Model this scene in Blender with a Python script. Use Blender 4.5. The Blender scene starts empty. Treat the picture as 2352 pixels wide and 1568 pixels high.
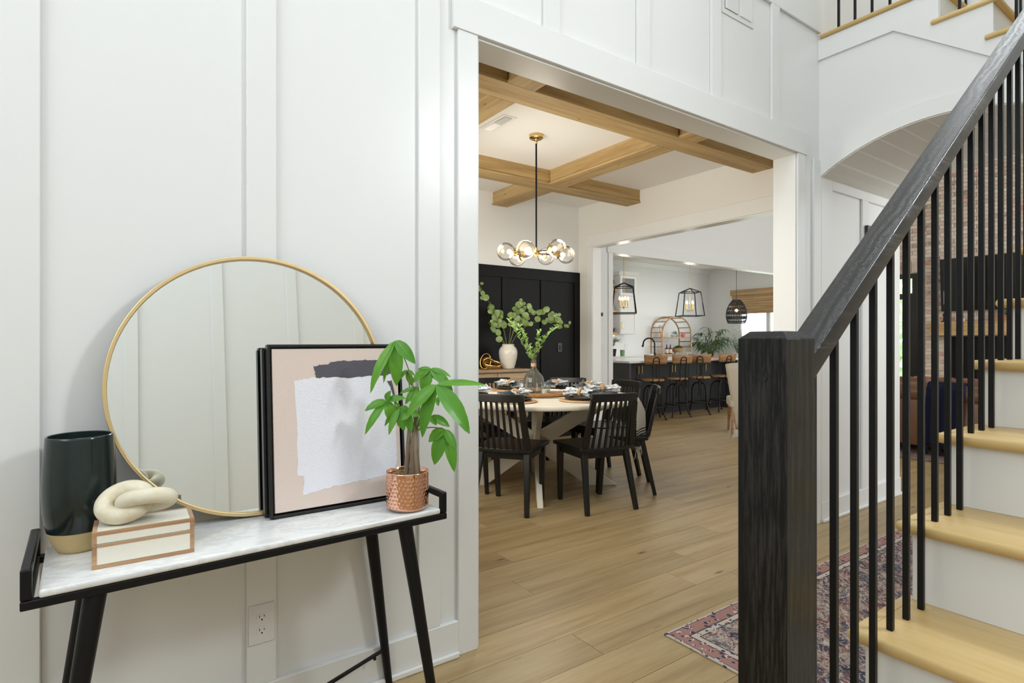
import bpy, math, random
from mathutils import Vector, Matrix
random.seed(7)
scene = bpy.context.scene
col = scene.collection
pi = math.pi
def rad(a): return a * pi / 180.0

# ------------------------------------------------------------------ camera
cam_d = bpy.data.cameras.new('camera')
cam_d.sensor_width = 36.0
cam_d.lens = 36.0 * 1300.0 / 2352.0
cam_d.clip_start = 0.02
cam = bpy.data.objects.new('camera', cam_d)
col.objects.link(cam)
cam.location = (0, 0, 1.22)
cam.rotation_euler = (rad(90), 0, -math.atan2(0.575, 0.818))
scene.camera = cam

# ------------------------------------------------------------------ world, lights, exposure
world = bpy.data.worlds.new('sky')
scene.world = world
world.use_nodes = True
wn = world.node_tree
wn.nodes['Background'].inputs[0].default_value = (0.86, 0.93, 1.0, 1)
wn.nodes['Background'].inputs[1].default_value = 3.0
vs = scene.view_settings
vs.view_transform = 'Standard'
vs.look = 'None'
vs.gamma = 1.0
vs.use_curve_mapping = False
vs.exposure = 0.29
scene.cycles.use_denoising = True
scene.cycles.use_adaptive_sampling = True
scene.cycles.adaptive_threshold = 0.08
scene.cycles.max_bounces = 6
scene.cycles.diffuse_bounces = 4
scene.cycles.volume_bounces = 0
scene.cycles.glossy_bounces = 3
scene.cycles.transmission_bounces = 4
scene.cycles.transparent_max_bounces = 8
scene.cycles.caustics_reflective = False
scene.cycles.caustics_refractive = False
scene.cycles.sample_clamp_indirect = 6.0

def area(name, loc, aim, sx, sy, power, color=(1, 1, 1), spread=180):
    l = bpy.data.lights.new(name, 'AREA')
    l.shape = 'RECTANGLE'; l.size = sx; l.size_y = sy
    l.energy = power; l.color = color; l.spread = rad(spread)
    o = bpy.data.objects.new(name, l); col.objects.link(o)
    o.location = loc
    o.rotation_euler = (Vector(aim) - Vector(loc)).to_track_quat('-Z', 'Y').to_euler()
    o['kind'] = 'helper'
    return o
def point(name, loc, power, color, r=0.03):
    l = bpy.data.lights.new(name, 'POINT'); l.energy = power; l.color = color
    l.shadow_soft_size = r
    o = bpy.data.objects.new(name, l); col.objects.link(o); o.location = loc
    o['kind'] = 'helper'
    return o
DAY = (0.885, 0.95, 1.0)
WARM = (1.0, 0.90, 0.76)
# added key light high beside the stairs, set by the cast shadow direction
area('stair_key_light', (2.95, -1.12, 3.2), (0.40, 1.9, 1.0), 0.46, 0.55, 13, (0.92, 0.975, 1.0), 95)
# unseen fill added behind the camera to brighten risers and arch wall
area('entry_fill_light', (-2.4, 0.25, 3.5), (4.0, 0.9, 2.5), 2.6, 3.0, 70, DAY)
# added fill high on the right side, no window there
area('foyer_high_fill_light', (0.9, -1.25, 4.5), (1.6, 1.9, 2.3), 2.6, 1.5, 6, DAY)
# overhead fill added to lift the treads and both foyer walls
area('foyer_top_fill_light', (1.3, 0.4, 5.5), (1.3, 0.3, 0), 4.0, 1.6, 40, DAY)
# area light added for the dining room; its wall has no window
area('dining_fill_light', (0.98, 3.7, 1.7), (4.5, 4.3, 1.3), 1.9, 1.7, 34, (1, 0.955, 0.86), 125)
# large unseen fill added to light the living room
area('living_fill_light', (8.4, -2.2, 2.4), (8.2, 3.5, 1.6), 5.0, 3.2, 215, DAY)
# breakfast window
area('breakfast_window_light', (11.9, 6.6, 1.6), (6.0, 6.6, 1.2), 2.6, 1.9, 26, DAY)
area('kitchen_fill_light', (8.6, 7.0, 2.9), (8.6, 7.0, 0), 3.6, 1.8, 15, (1, 0.97, 0.92))  # ceiling fill added for the kitchen, no fixtures behind it
area('upper_hall_fill_light', (4.9, 1.5, 5.3), (4.6, 1.5, 3.2), 1.6, 1.6, 26, DAY)  # added area fill to brighten the upper landing

# ------------------------------------------------------------------ geometry helpers
class G:
    def __init__(s): s.v = []; s.f = []
    def add(s, vs_, fs):
        n = len(s.v); s.v += [tuple(p) for p in vs_]; s.f += [tuple(i + n for i in f) for f in fs]; return s
    def hexa(s, p):
        return s.add(p, [(0,3,2,1),(4,5,6,7),(0,1,5,4),(1,2,6,5),(2,3,7,6),(3,0,4,7)])
    def box(s, x0, x1, y0, y1, z0, z1):
        return s.hexa([(x0,y0,z0),(x1,y0,z0),(x1,y1,z0),(x0,y1,z0),(x0,y0,z1),(x1,y0,z1),(x1,y1,z1),(x0,y1,z1)])
    def cbox(s, c, d, M=None):
        x, y, z = [k / 2 for k in d]
        p = [Vector(q) for q in [(-x,-y,-z),(x,-y,-z),(x,y,-z),(-x,y,-z),(-x,-y,z),(x,-y,z),(x,y,z),(-x,y,z)]]
        if M: p = [M @ q for q in p]
        return s.hexa([q + Vector(c) for q in p])
    def bar(s, a, b, w, h=None, w2=None, h2=None, up=(0, 0, 1)):
        a = Vector(a); b = Vector(b); h = h or w; w2 = w2 or w; h2 = h2 or h
        t = (b - a).normalized(); u = Vector(up)
        if abs(t.dot(u)) > 0.97: u = Vector((0, 1, 0))
        sd = t.cross(u).normalized(); u = sd.cross(t)
        def ring(c, w, h): return [c - sd*w/2 - u*h/2, c + sd*w/2 - u*h/2, c + sd*w/2 + u*h/2, c - sd*w/2 + u*h/2]
        return s.hexa(ring(a, w, h) + ring(b, w2, h2))
    def tube(s, pts, r, seg=8, closed=False, sy=1.0):
        pts = [Vector(p) for p in pts]; n = len(pts)
        rs = r if isinstance(r, (list, tuple)) else [r] * n
        ref = None; base = len(s.v); V = []
        for i, p in enumerate(pts):
            if closed: t = pts[(i + 1) % n] - pts[i - 1]
            else: t = pts[min(i + 1, n - 1)] - pts[max(i - 1, 0)]
            t.normalize()
            if ref is None:
                ref = Vector((0, 0, 1)) if abs(t.z) < 0.9 else Vector((1, 0, 0))
            u = (ref - t * ref.dot(t)).normalized(); w = t.cross(u); ref = u
            for k in range(seg):
                a = 2 * pi * k / seg
                V.append(p + u * math.cos(a) * rs[i] * sy + w * math.sin(a) * rs[i])
        F = []
        m = n if closed else n - 1
        for i in range(m):
            j = (i + 1) % n
            for k in range(seg):
                k2 = (k + 1) % seg
                F.append((i*seg+k, i*seg+k2, j*seg+k2, j*seg+k))
        if not closed:
            F.append(tuple(reversed(range(seg)))); F.append(tuple((n-1)*seg + k for k in range(seg)))
        return s.add(V, F)
    def lathe(s, prof, seg=32, c=(0, 0, 0)):
        V = []; F = []; n = len(prof)
        for r, z in prof:
            for k in range(seg):
                a = 2 * pi * k / seg
                V.append((c[0] + r*math.cos(a), c[1] + r*math.sin(a), c[2] + z))
        for i in range(n - 1):
            for k in range(seg):
                k2 = (k + 1) % seg
                F.append((i*seg+k, i*seg+k2, (i+1)*seg+k2, (i+1)*seg+k))
        if prof[0][0] > 1e-6: F.append(tuple(reversed(range(seg))))
        if prof[-1][0] > 1e-6: F.append(tuple((n-1)*seg + k for k in range(seg)))
        return s.add(V, F)
    def prism(s, poly, axis, a, b):
        # poly: 2-D points in the plane across the axis; (y,z) for x, (x,z) for y, (x,y) for z
        def P(p, t): return {'x': (t, p[0], p[1]), 'y': (p[0], t, p[1]), 'z': (p[0], p[1], t)}[axis]
        n = len(poly)
        V = [P(p, a) for p in poly] + [P(p, b) for p in poly]
        F = [tuple(range(n)), tuple(reversed(range(n, 2*n)))]
        for i in range(n):
            j = (i + 1) % n
            F.append((i, n + i, n + j, j))
        return s.add(V, F)
    def surf(s, fn, nu, nv, th=0.0):
        V = []; F = []
        for i in range(nu + 1):
            for j in range(nv + 1): V.append(Vector(fn(i / nu, j / nv)))
        w = nv + 1
        for i in range(nu):
            for j in range(nv): F.append((i*w+j, (i+1)*w+j, (i+1)*w+j+1, i*w+j+1))
        return s.add(V, F)
    def ball(s, c, r, seg=12, rings=8, sx=1, sy=1, sz=1):
        V = [(c[0], c[1], c[2] - r*sz)]; F = []
        for i in range(1, rings):
            ph = pi * i / rings
            for k in range(seg):
                a = 2*pi*k/seg
                V.append((c[0]+r*sx*math.sin(ph)*math.cos(a), c[1]+r*sy*math.sin(ph)*math.sin(a), c[2]-r*sz*math.cos(ph)))
        V.append((c[0], c[1], c[2] + r*sz)); e = len(V) - 1
        for k in range(seg):
            k2 = (k+1) % seg
            F.append((0, 1+k2, 1+k)); F.append((e, 1+(rings-2)*seg+k, 1+(rings-2)*seg+k2))
            for i in range(rings-2):
                F.append((1+i*seg+k, 1+i*seg+k2, 1+(i+1)*seg+k2, 1+(i+1)*seg+k))
        return s.add(V, F)
    def mesh(s, name, mat, smooth=False, ang=40):
        me = bpy.data.meshes.new(name); me.from_pydata(s.v, [], s.f)
        me.materials.append(mat)
        import bmesh
        bm = bmesh.new(); bm.from_mesh(me); bmesh.ops.recalc_face_normals(bm, faces=bm.faces[:]); bm.to_mesh(me); bm.free()
        if smooth:
            for p in me.polygons: p.use_smooth = True
            me.set_sharp_from_angle(angle=rad(ang))
        me.update(); return me
    def obj(s, name, mat, parent=None, smooth=False, bevel=0, seg=2, ang=40, solid=0, sub=0):
        o = bpy.data.objects.new(name, s.mesh(name, mat, smooth, ang)); col.objects.link(o)
        if parent: o.parent = parent
        if solid:
            m = o.modifiers.new('thick', 'SOLIDIFY'); m.thickness = solid; m.offset = 0
        if bevel:
            m = o.modifiers.new('edge', 'BEVEL'); m.width = bevel; m.segments = seg; m.limit_method = 'ANGLE'; m.angle_limit = rad(35)
            if seg > 1:
                for p in o.data.polygons: p.use_smooth = True
                o.data.set_sharp_from_angle(angle=rad(50)) if seg < 3 else None
                m.harden_normals = False
        if sub:
            m = o.modifiers.new('round', 'SUBSURF'); m.levels = sub; m.render_levels = sub
            for p in o.data.polygons: p.use_smooth = True
        return o
def tag(o, label=None, cat=None, group=None, kind=None):
    if label: o['label'] = label
    if cat: o['category'] = cat
    if group: o['group'] = group
    if kind: o['kind'] = kind
    return o
def empty(name, loc=(0, 0, 0), rz=0, label=None, cat=None, group=None, kind=None):
    o = bpy.data.objects.new(name, None); col.objects.link(o)
    o.empty_display_size = 0.05
    o.location = loc; o.rotation_euler = (0, 0, rz)
    return tag(o, label, cat, group, kind)
def inst(o, parent=None, loc=None, rz=None, name=None):
    c = o.copy(); col.objects.link(c)
    c.parent = parent
    if loc is not None: c.location = loc
    if rz is not None: c.rotation_euler = (0, 0, rz)
    return c
def copy_tree(o, parent=None):
    c = o.copy(); col.objects.link(c); c.parent = parent
    for ch in list(o.children): copy_tree(ch, c)
    return c
def struct(g, name, mat, **k): return tag(g.obj(name, mat, **k), kind='structure')

# ------------------------------------------------------------------ materials
def srgb(r, g, b):
    def f(c):
        c /= 255.0
        return c / 12.92 if c <= 0.04045 else ((c + 0.055) / 1.055) ** 2.4
    return (f(r), f(g), f(b), 1)
class M:
    """small node-graph builder"""
    def __init__(s, name, color=(0.8, 0.8, 0.8, 1), rough=0.5, metal=0.0, spec=0.5):
        s.m = bpy.data.materials.new(name); s.m.use_nodes = True
        s.t = s.m.node_tree; s.b = s.t.nodes['Principled BSDF']
        s.b.inputs['Base Color'].default_value = color
        s.b.inputs['Roughness'].default_value = rough
        s.b.inputs['Metallic'].default_value = metal
        s.b.inputs['Specular IOR Level'].default_value = spec
    def n(s, typ, **k):
        x = s.t.nodes.new(typ)
        for a, b in k.items(): setattr(x, a, b)
        return x
    def l(s, a, b): s.t.links.new(a, b)
    def coord(s, kind='Object', scale=(1, 1, 1), rnd=0.0, rot=(0, 0, 0)):
        tc = s.n('ShaderNodeTexCoord'); mp = s.n('ShaderNodeMapping')
        mp.inputs['Scale'].default_value = scale; mp.inputs['Rotation'].default_value = rot
        s.l(tc.outputs[kind], mp.inputs['Vector'])
        if rnd:
            oi = s.n('ShaderNodeObjectInfo'); mu = s.n('ShaderNodeMath', operation='MULTIPLY'); mu.inputs[1].default_value = rnd
            s.l(oi.outputs['Random'], mu.inputs[0]); cb = s.n('ShaderNodeCombineXYZ')
            for i in range(3): s.l(mu.outputs[0], cb.inputs[i])
            s.l(cb.outputs[0], mp.inputs['Location'])
        return mp.outputs[0]
    def noise(s, vec, scale=5, detail=4, rough=0.55, dist=0.0):
        x = s.n('ShaderNodeTexNoise'); x.inputs['Scale'].default_value = scale; x.inputs['Detail'].default_value = detail
        x.inputs['Roughness'].default_value = rough; x.inputs['Distortion'].default_value = dist
        s.l(vec, x.inputs['Vector']); return x.outputs[0]
    def voro(s, vec, scale=5, feature='F1', out=0):
        x = s.n('ShaderNodeTexVoronoi', feature=feature); x.inputs['Scale'].default_value = scale
        s.l(vec, x.inputs['Vector']); return x.outputs[out]
    def wave(s, vec, scale=5, dist=2, detail=2, dscale=1, typ='BANDS', dirn='X'):
        x = s.n('ShaderNodeTexWave', wave_type=typ)
        if typ == 'BANDS': x.bands_direction = dirn
        x.inputs['Scale'].default_value = scale; x.inputs['Distortion'].default_value = dist
        x.inputs['Detail'].default_value = detail; x.inputs['Detail Scale'].default_value = dscale
        s.l(vec, x.inputs['Vector']); return x.outputs[1]
    def ramp(s, fac, stops, interp='LINEAR'):
        x = s.n('ShaderNodeValToRGB'); e = x.color_ramp; e.interpolation = interp
        while len(e.elements) < len(stops): e.elements.new(0.5)
        for el, (p, c) in zip(e.elements, stops):
            el.position = p; el.color = c if len(c) == 4 else (*c, 1)
        s.l(fac, x.inputs[0]); return x.outputs[0]
    def mix(s, fac, a, b, blend='MIX'):
        x = s.n('ShaderNodeMix', data_type='RGBA', blend_type=blend)
        for i, v in ((0, fac), (6, a), (7, b)):
            if hasattr(v, 'links') or hasattr(v, 'is_linked'): s.l(v, x.inputs[i])
            else: x.inputs[i].default_value = v
        return x.outputs[2]
    def math(s, op, a, b=0.0):
        x = s.n('ShaderNodeMath', operation=op)
        for i, v in ((0, a), (1, b)):
            if hasattr(v, 'is_linked'): s.l(v, x.inputs[i])
            else: x.inputs[i].default_value = v
        return x.outputs[0]
    def rnd(s): return s.n('ShaderNodeObjectInfo').outputs['Random']
    def sep(s, vec):
        x = s.n('ShaderNodeSeparateXYZ'); s.l(vec, x.inputs[0]); return x.outputs
    def color(s, c): s.l(c, s.b.inputs['Base Color']); return s
    def rough(s, r): s.l(r, s.b.inputs['Roughness']); return s
    def bump(s, h, strength=0.2, dist=0.01):
        x = s.n('ShaderNodeBump'); x.inputs['Strength'].default_value = strength; x.inputs['Distance'].default_value = dist
        s.l(h, x.inputs['Height']); s.l(x.outputs[0], s.b.inputs['Normal']); return s
    def emit(s, c, st):
        s.b.inputs['Emission Color'].default_value = c; s.b.inputs['Emission Strength'].default_value = st; return s

def white_paint(name, c, rough=0.32, bump=0.03, spec=0.45):
    m = M(name, c, rough, 0, spec); v = m.coord('Object', (1, 1, 1))
    m.color(m.mix(m.noise(v, 0.8, 0), c, tuple(k * 0.985 for k in c[:3]) + (1,))); return m.m
def wood(name, c1, c2, c3, axis='x', grain=40, rough=0.42, rnd=37.0, knots=True, tint=0.25, kscale=1.7, kcol=None, streak=0.6):
    m = M(name, c1, rough, 0, 0.4)
    sc = {'x': (0.6, 9, 9), 'y': (9, 0.6, 9), 'z': (9, 9, 0.6)}[axis]
    v = m.coord('Object', sc, rnd)
    n1 = m.noise(v, 1.6, 6, 0.6, 0.6)
    n2 = m.noise(v, grain / 4, 3, 0.65, 0.2)
    base = m.ramp(n1, [(0.28, c3), (0.5, c1), (0.72, c2)])
    dark = m.mix(0.5, c3, (0.05, 0.03, 0.015, 1))
    f = m.ramp(n2, [(0.35, (streak, streak, streak, 1)), (0.62, (1, 1, 1, 1))])
    out = m.mix(0.35, base, f, 'MULTIPLY')
    if rnd:
        hs = m.n('ShaderNodeHueSaturation'); m.l(out, hs.inputs['Color'])
        val = m.math('ADD', m.math('MULTIPLY', m.rnd(), tint), 1 - tint / 2); m.l(val, hs.inputs['Value'])
        hs.inputs['Saturation'].default_value = 1.0
        out = hs.outputs[0]
    if knots:
        ks = {'x': (0.45, 1.6, 1.6), 'y': (1.6, 0.45, 1.6), 'z': (1.6, 1.6, 0.45)}[axis]
        kv = m.coord('Object', ks, rnd)
        k = m.voro(kv, kscale * 1.6)
        kf = m.ramp(k, [(0.0, (1, 1, 1, 1)), (0.028, (0.9, 0.9, 0.9, 1)), (0.085, (0, 0, 0, 1))])
        out = m.mix(kf, out, kcol or dark)
    m.color(out)
    m.bump(n2, 0.08, 0.002)
    return m.m
def plain(name, c, rough=0.5, metal=0.0, spec=0.5, nb=0, ns=60):
    m = M(name, c, rough, metal, spec)
    v = m.coord('Object')
    n = m.noise(v, ns, 1)
    m.color(m.mix(m.math('MULTIPLY', n, 0.16), c, tuple(k * 0.7 for k in c[:3]) + (1,)))
    if nb: m.bump(n, nb, 0.004)
    return m.m
def emitter(name, c, st):
    m = M(name, c); m.emit(c, st); return m.m

MT = {}
MT['wall'] = white_paint('white_wall_paint', (0.815, 0.82, 0.812, 1), 0.34)
MT['trim'] = white_paint('white_trim_paint', (0.815, 0.82, 0.81, 1), 0.28, 0.015)
MT['cream_wall'] = white_paint('warm_white_wall_paint', (0.80, 0.785, 0.74, 1), 0.5)
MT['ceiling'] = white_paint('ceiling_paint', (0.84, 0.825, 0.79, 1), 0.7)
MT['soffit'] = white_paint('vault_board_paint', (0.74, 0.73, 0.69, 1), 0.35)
MT['joint'] = plain('board_joint', (0.90, 0.89, 0.86, 1), 0.5)
MT['black_panel'] = white_paint('black_panel_paint', (0.0055, 0.0053, 0.005, 1), 0.5, 0.03, 0.18)
MT['floor'] = wood('oak_floor', srgb(172, 148, 106), srgb(184, 162, 121), srgb(150, 125, 86), 'x', 46, 0.38, 53.0, True, 0.2, 2.4, srgb(84, 68, 50), 0.74)
MT['floor_far'] = MT['floor']
MT['subfloor'] = plain('floor_joint', srgb(92, 74, 52), 0.8)
MT['tread'] = wood('oak_tread', srgb(212, 182, 124), srgb(222, 194, 140), srgb(198, 166, 108), 'y', 60, 0.38, 31.0, False, 0.08, streak=0.82)
MT['nosing'] = wood('oak_nosing', srgb(212, 182, 124), srgb(222, 194, 140), srgb(198, 166, 108), 'x', 60, 0.38, 31.0, False, 0.08, streak=0.82)
MT['beam_x'] = wood('knotty_beam_x', srgb(180, 152, 104), srgb(194, 168, 122), srgb(154, 124, 78), 'x', 30, 0.6, 17.0, True, 0.1, 4.5, srgb(104, 72, 38), 0.72)
MT['beam_y'] = wood('knotty_beam_y', srgb(180, 152, 104), srgb(194, 168, 122), srgb(154, 124, 78), 'y', 30, 0.6, 17.0, True, 0.1, 4.5, srgb(104, 72, 38), 0.72)
def black_oak(name, axis, spec, hi):
    m = M(name, (0.02, 0.019, 0.018, 1), 0.36, 0, spec)
    sc = {'x': (0.8, 14, 14), 'z': (14, 14, 0.8)}[axis]
    v = m.coord('Object', sc)
    ring = m.wave(m.coord('Object', {'x': (0.5, 5, 5), 'z': (5, 5, 0.5)}[axis]), 3.2, 7.0, 2, 0.9, 'BANDS', 'Y' if axis == 'x' else 'X')
    n = m.noise(v, 14, 5, 0.7)
    f = m.math('MULTIPLY', m.ramp(n, [(0.45, (0, 0, 0, 1)), (0.62, (1, 1, 1, 1))]), m.ramp(ring, [(0.2, (0.15, 0.15, 0.15, 1)), (0.8, (1, 1, 1, 1))]))
    m.color(m.mix(f, (0.0045, 0.0044, 0.0042, 1), (hi, hi*0.91, hi*0.79, 1)))
    m.rough(m.math('ADD', m.math('MULTIPLY', n, 0.24), 0.20))
    m.bump(f, 0.3, 0.0012)
    return m.m
MT['black_oak_x'] = black_oak('black_stained_oak_x', 'x', 0.6, 0.034)
MT['black_oak_z'] = black_oak('black_stained_oak_z', 'z', 0.26, 0.030)
MT['iron'] = plain('black_iron', (0.008, 0.0085, 0.0095, 1), 0.36, 0.15, 0.25)
MT['iron_rough'] = plain('dark_iron', (0.022, 0.02, 0.018, 1), 0.45, 0.6)
MT['black_wood'] = wood('black_chair_wood', (0.0085, 0.0078, 0.0069, 1), (0.011, 0.010, 0.009, 1), (0.006, 0.0056, 0.005, 1), 'z', 40, 0.34, 0, False, 0)
MT['black_gloss'] = plain('black_frame_lacquer', (0.010, 0.0105, 0.011, 1), 0.3)
MT['screen'] = plain('dark_screen', (0.008, 0.007, 0.006, 1), 0.12)
MT['brass'] = plain('brass', (0.72, 0.49, 0.18, 1), 0.25, 1.0)
MT['gold'] = plain('brushed_gold', (0.80, 0.60, 0.31, 1), 0.33, 0.85)
MT['mirror'] = M('mirror_glass', (0.945, 0.975, 0.955, 1), 0.012, 1.0).m
MT['copper'] = plain('copper', (0.93, 0.53, 0.38, 1), 0.09, 1.0)
def marble():
    m = M('white_marble', (0.85, 0.85, 0.84, 1), 0.16, 0, 0.5)
    v = m.coord('Object', (1, 2.2, 1.5), 0, (0, 0, 0.25))
    n = m.noise(v, 5.0, 8, 0.66, 1.5)
    vein = m.ramp(n, [(0.44, (0, 0, 0, 1)), (0.5, (1, 1, 1, 1)), (0.545, (0, 0, 0, 1))])
    n2 = m.noise(v, 14, 6, 0.72, 0.8)
    spots = m.ramp(n2, [(0.60, (0, 0, 0, 1)), (0.74, (0.75, 0.75, 0.75, 1))])
    c = m.mix(m.math('MULTIPLY', vein, 0.42), (0.84, 0.84, 0.825, 1), (0.52, 0.53, 0.55, 1))
    c = m.mix(m.math('MULTIPLY', spots, 0.9), c, (0.50, 0.51, 0.54, 1))
    m.color(c); return m.m
MT['marble'] = marble()
def glaze():
    m = M('teal_black_glaze', (0.010, 0.018, 0.017, 1), 0.09, 0, 0.5)
    v = m.coord('Object', (9, 9, 1.0)); n = m.noise(v, 3, 4)
    m.color(m.mix(n, (0.007, 0.013, 0.012, 1), (0.020, 0.032, 0.030, 1)))
    m.rough(m.math('ADD', m.math('MULTIPLY', n, 0.16), 0.06)); return m.m
MT['glaze'] = glaze()
MT['bisque'] = plain('unglazed_clay', srgb(208, 184, 134), 0.6, 0, 0.4, 0.1, 90)
def stone(name, c, c2):
    m = M(name, c, 0.75, 0, 0.3); v = m.coord('Object')
    n = m.noise(v, 22, 6, 0.65); p = m.noise(v, 150, 2)
    m.color(m.mix(m.ramp(n, [(0.42, (0, 0, 0, 1)), (0.7, (1, 1, 1, 1))]), c, c2)); m.bump(p, 0.15, 0.002); return m.m
MT['stone'] = stone('cream_marble_stone', srgb(228, 221, 200), srgb(214, 200, 168))
MT['box_white'] = plain('cream_inlay', srgb(240, 236, 222), 0.3)
MT['box_wood'] = wood('mango_wood_edge', srgb(186, 148, 112), srgb(206, 172, 138), srgb(150, 108, 78), 'x', 60, 0.5, 11.0, False, 0.12)
MT['canvas'] = plain('blush_canvas', srgb(222, 204, 194), 0.85, 0, 0.2, 0.25, 420)
MT['paint_lilac'] = plain('pale_lilac_paint', srgb(232, 231, 238), 0.8, 0, 0.2, 0.3, 200)
MT['paint_grey'] = plain('charcoal_paint', srgb(92, 90, 98), 0.8, 0, 0.2, 0.3, 160)
def leaf_mat(name, a, b, tr=0.25, rough=0.35):
    m = M(name, a, rough, 0, 0.5); v = m.coord('Object', (1, 1, 1), 9.0)
    n = m.noise(v, 14, 3); m.color(m.mix(m.math('ADD', m.math('MULTIPLY', n, 0.5), m.math('MULTIPLY', m.rnd(), 0.5)), a, b))
    m.b.inputs['Subsurface Weight'].default_value = 0.0
    tb = m.n('ShaderNodeBsdfTranslucent'); tb.inputs[0].default_value = b
    mx = m.n('ShaderNodeMixShader'); mx.inputs[0].default_value = tr
    out = m.t.nodes['Material Output']
    m.l(m.b.outputs[0], mx.inputs[1]); m.l(tb.outputs[0], mx.inputs[2]); m.l(mx.outputs[0], out.inputs[0]); return m.m
MT['leaf'] = leaf_mat('money_tree_leaf', srgb(62, 132, 34), srgb(118, 180, 56))
MT['vein'] = plain('leaf_midrib', srgb(120, 168, 74), 0.5)
MT['euca'] = leaf_mat('eucalyptus_leaf', srgb(112, 140, 76), srgb(160, 184, 116))
MT['spring'] = leaf_mat('spring_leaf', srgb(96, 134, 58), srgb(138, 170, 86))
MT['palm'] = leaf_mat('palm_leaf', srgb(44, 70, 34), srgb(92, 118, 66))
MT['olive'] = leaf_mat('olive_leaf', srgb(84, 100, 78), srgb(140, 152, 128))
MT['moss'] = leaf_mat('moss', srgb(38, 70, 20), srgb(70, 104, 36), 0.1, 0.9)
MT['stem'] = plain('green_stem', srgb(110, 122, 52), 0.6)
MT['trunk'] = wood('grey_brown_bark', srgb(142, 124, 104), srgb(164, 146, 124), srgb(106, 88, 72), 'z', 60, 0.8, 5.0, False, 0.2)
MT['soil'] = stone('bark_soil', srgb(150, 122, 86), srgb(84, 62, 40))
MT['plate_white'] = plain('white_plastic', (0.80, 0.80, 0.785, 1), 0.3)
MT['slot'] = plain('dark_slot', (0.02, 0.02, 0.02, 1), 0.6)
MT['vent_dark'] = plain('vent_shadow', (0.10, 0.10, 0.10, 1), 0.7)
MT['table_white'] = plain('whitewashed_table', srgb(226, 220, 206), 0.38)
MT['rattan'] = wood('rattan', srgb(190, 154, 114), srgb(208, 174, 134), srgb(154, 116, 80), 'x', 90, 0.6, 7.0, False, 0.15)
MT['sideboard'] = wood('washed_oak', srgb(172, 148, 118), srgb(190, 168, 138), srgb(140, 114, 86), 'x', 40, 0.55, 7.0, False, 0.1)
def cane():
    m = M('cane_webbing', srgb(200, 160, 112), 0.6); v = m.coord('Object', (1, 1, 1))
    k = m.voro(v, 46); 
    s = m.sep(v)
    gx = m.math('ABSOLUTE', m.math('SUBTRACT', m.math('FRACT', m.math('MULTIPLY', s[0], 34.0)), 0.5))
    gz = m.math('ABSOLUTE', m.math('SUBTRACT', m.math('FRACT', m.math('MULTIPLY', s[2], 34.0)), 0.5))
    hole = m.math('LESS_THAN', m.math('ADD', m.math('POWER', gx, 2.0), m.math('POWER', gz, 2.0)), 0.075)
    m.color(m.mix(hole, srgb(200, 158, 112), srgb(46, 34, 24))); return m.m
MT['cane'] = cane()
MT['clay_white'] = plain('speckled_white_ceramic', srgb(224, 218, 208), 0.22, 0, 0.5, 0, 160)
def glass(name, c=(1, 1, 1, 1), rough=0.0, thin=True, milk=0.0):
    m = M(name, c, rough); 
    if thin:
        t = m.t; out = t.nodes['Material Output']
        tr = m.n('ShaderNodeBsdfTransparent'); tr.inputs[0].default_value = c
        gl = m.n('ShaderNodeBsdfGlossy'); gl.inputs['Roughness'].default_value = 0.03
        fr = m.n('ShaderNodeLayerWeight'); fr.inputs[0].default_value = 0.22
        mx = m.n('ShaderNodeMixShader'); f = m.math('ADD', m.math('MULTIPLY', fr.outputs[0], 0.75), 0.02)
        m.l(f, mx.inputs[0]); m.l(tr.outputs[0], mx.inputs[1]); m.l(gl.outputs[0], mx.inputs[2]); m.l(mx.outputs[0], out.inputs[0])
        if milk:
            df = m.n('ShaderNodeBsdfTranslucent'); df.inputs[0].default_value = (0.75, 0.83, 0.84, 1)
            m2 = m.n('ShaderNodeMixShader'); m2.inputs[0].default_value = milk
            m.l(mx.outputs[0], m2.inputs[1]); m.l(df.outputs[0], m2.inputs[2]); m.l(m2.outputs[0], out.inputs[0])
    else:
        m.b.inputs['Transmission Weight'].default_value = 1.0; m.b.inputs['IOR'].default_value = 1.4
    return m.m
MT['globe'] = glass('clear_globe_glass', (0.985, 0.975, 0.955, 1))
MT['green_glass'] = glass('green_tinted_glass', (0.965, 0.98, 0.975, 1), milk=0.10)
MT['pane'] = glass('window_pane', (0.97, 0.98, 0.98, 1))
MT['bulb'] = emitter('warm_bulb', (1.0, 0.72, 0.40, 1), 14.0)
MT['candle_bulb'] = emitter('candle_bulb', (1.0, 0.80, 0.55, 1), 14.0)
MT['plate_dark'] = plain('charcoal_stoneware', (0.028, 0.028, 0.029, 1), 0.35)
MT['dish_white'] = plain('white_stoneware', (0.78, 0.77, 0.74, 1), 0.3)
def napkin():
    m = M('blue_toile_linen', srgb(212, 216, 218), 0.85, 0, 0.2); v = m.coord('Object', (1, 1, 1), 5.0)
    n = m.noise(v, 46, 3, 0.6, 1.2)
    m.color(m.mix(m.ramp(n, [(0.5, (0, 0, 0, 1)), (0.58, (1, 1, 1, 1))]), srgb(216, 219, 220), srgb(122, 136, 150))); return m.m
MT['napkin'] = napkin()
MT['tray'] = wood('acacia_tray', srgb(176, 128, 78), srgb(200, 154, 100), srgb(140, 94, 54), 'x', 40, 0.45, 0, False, 0)
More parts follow.
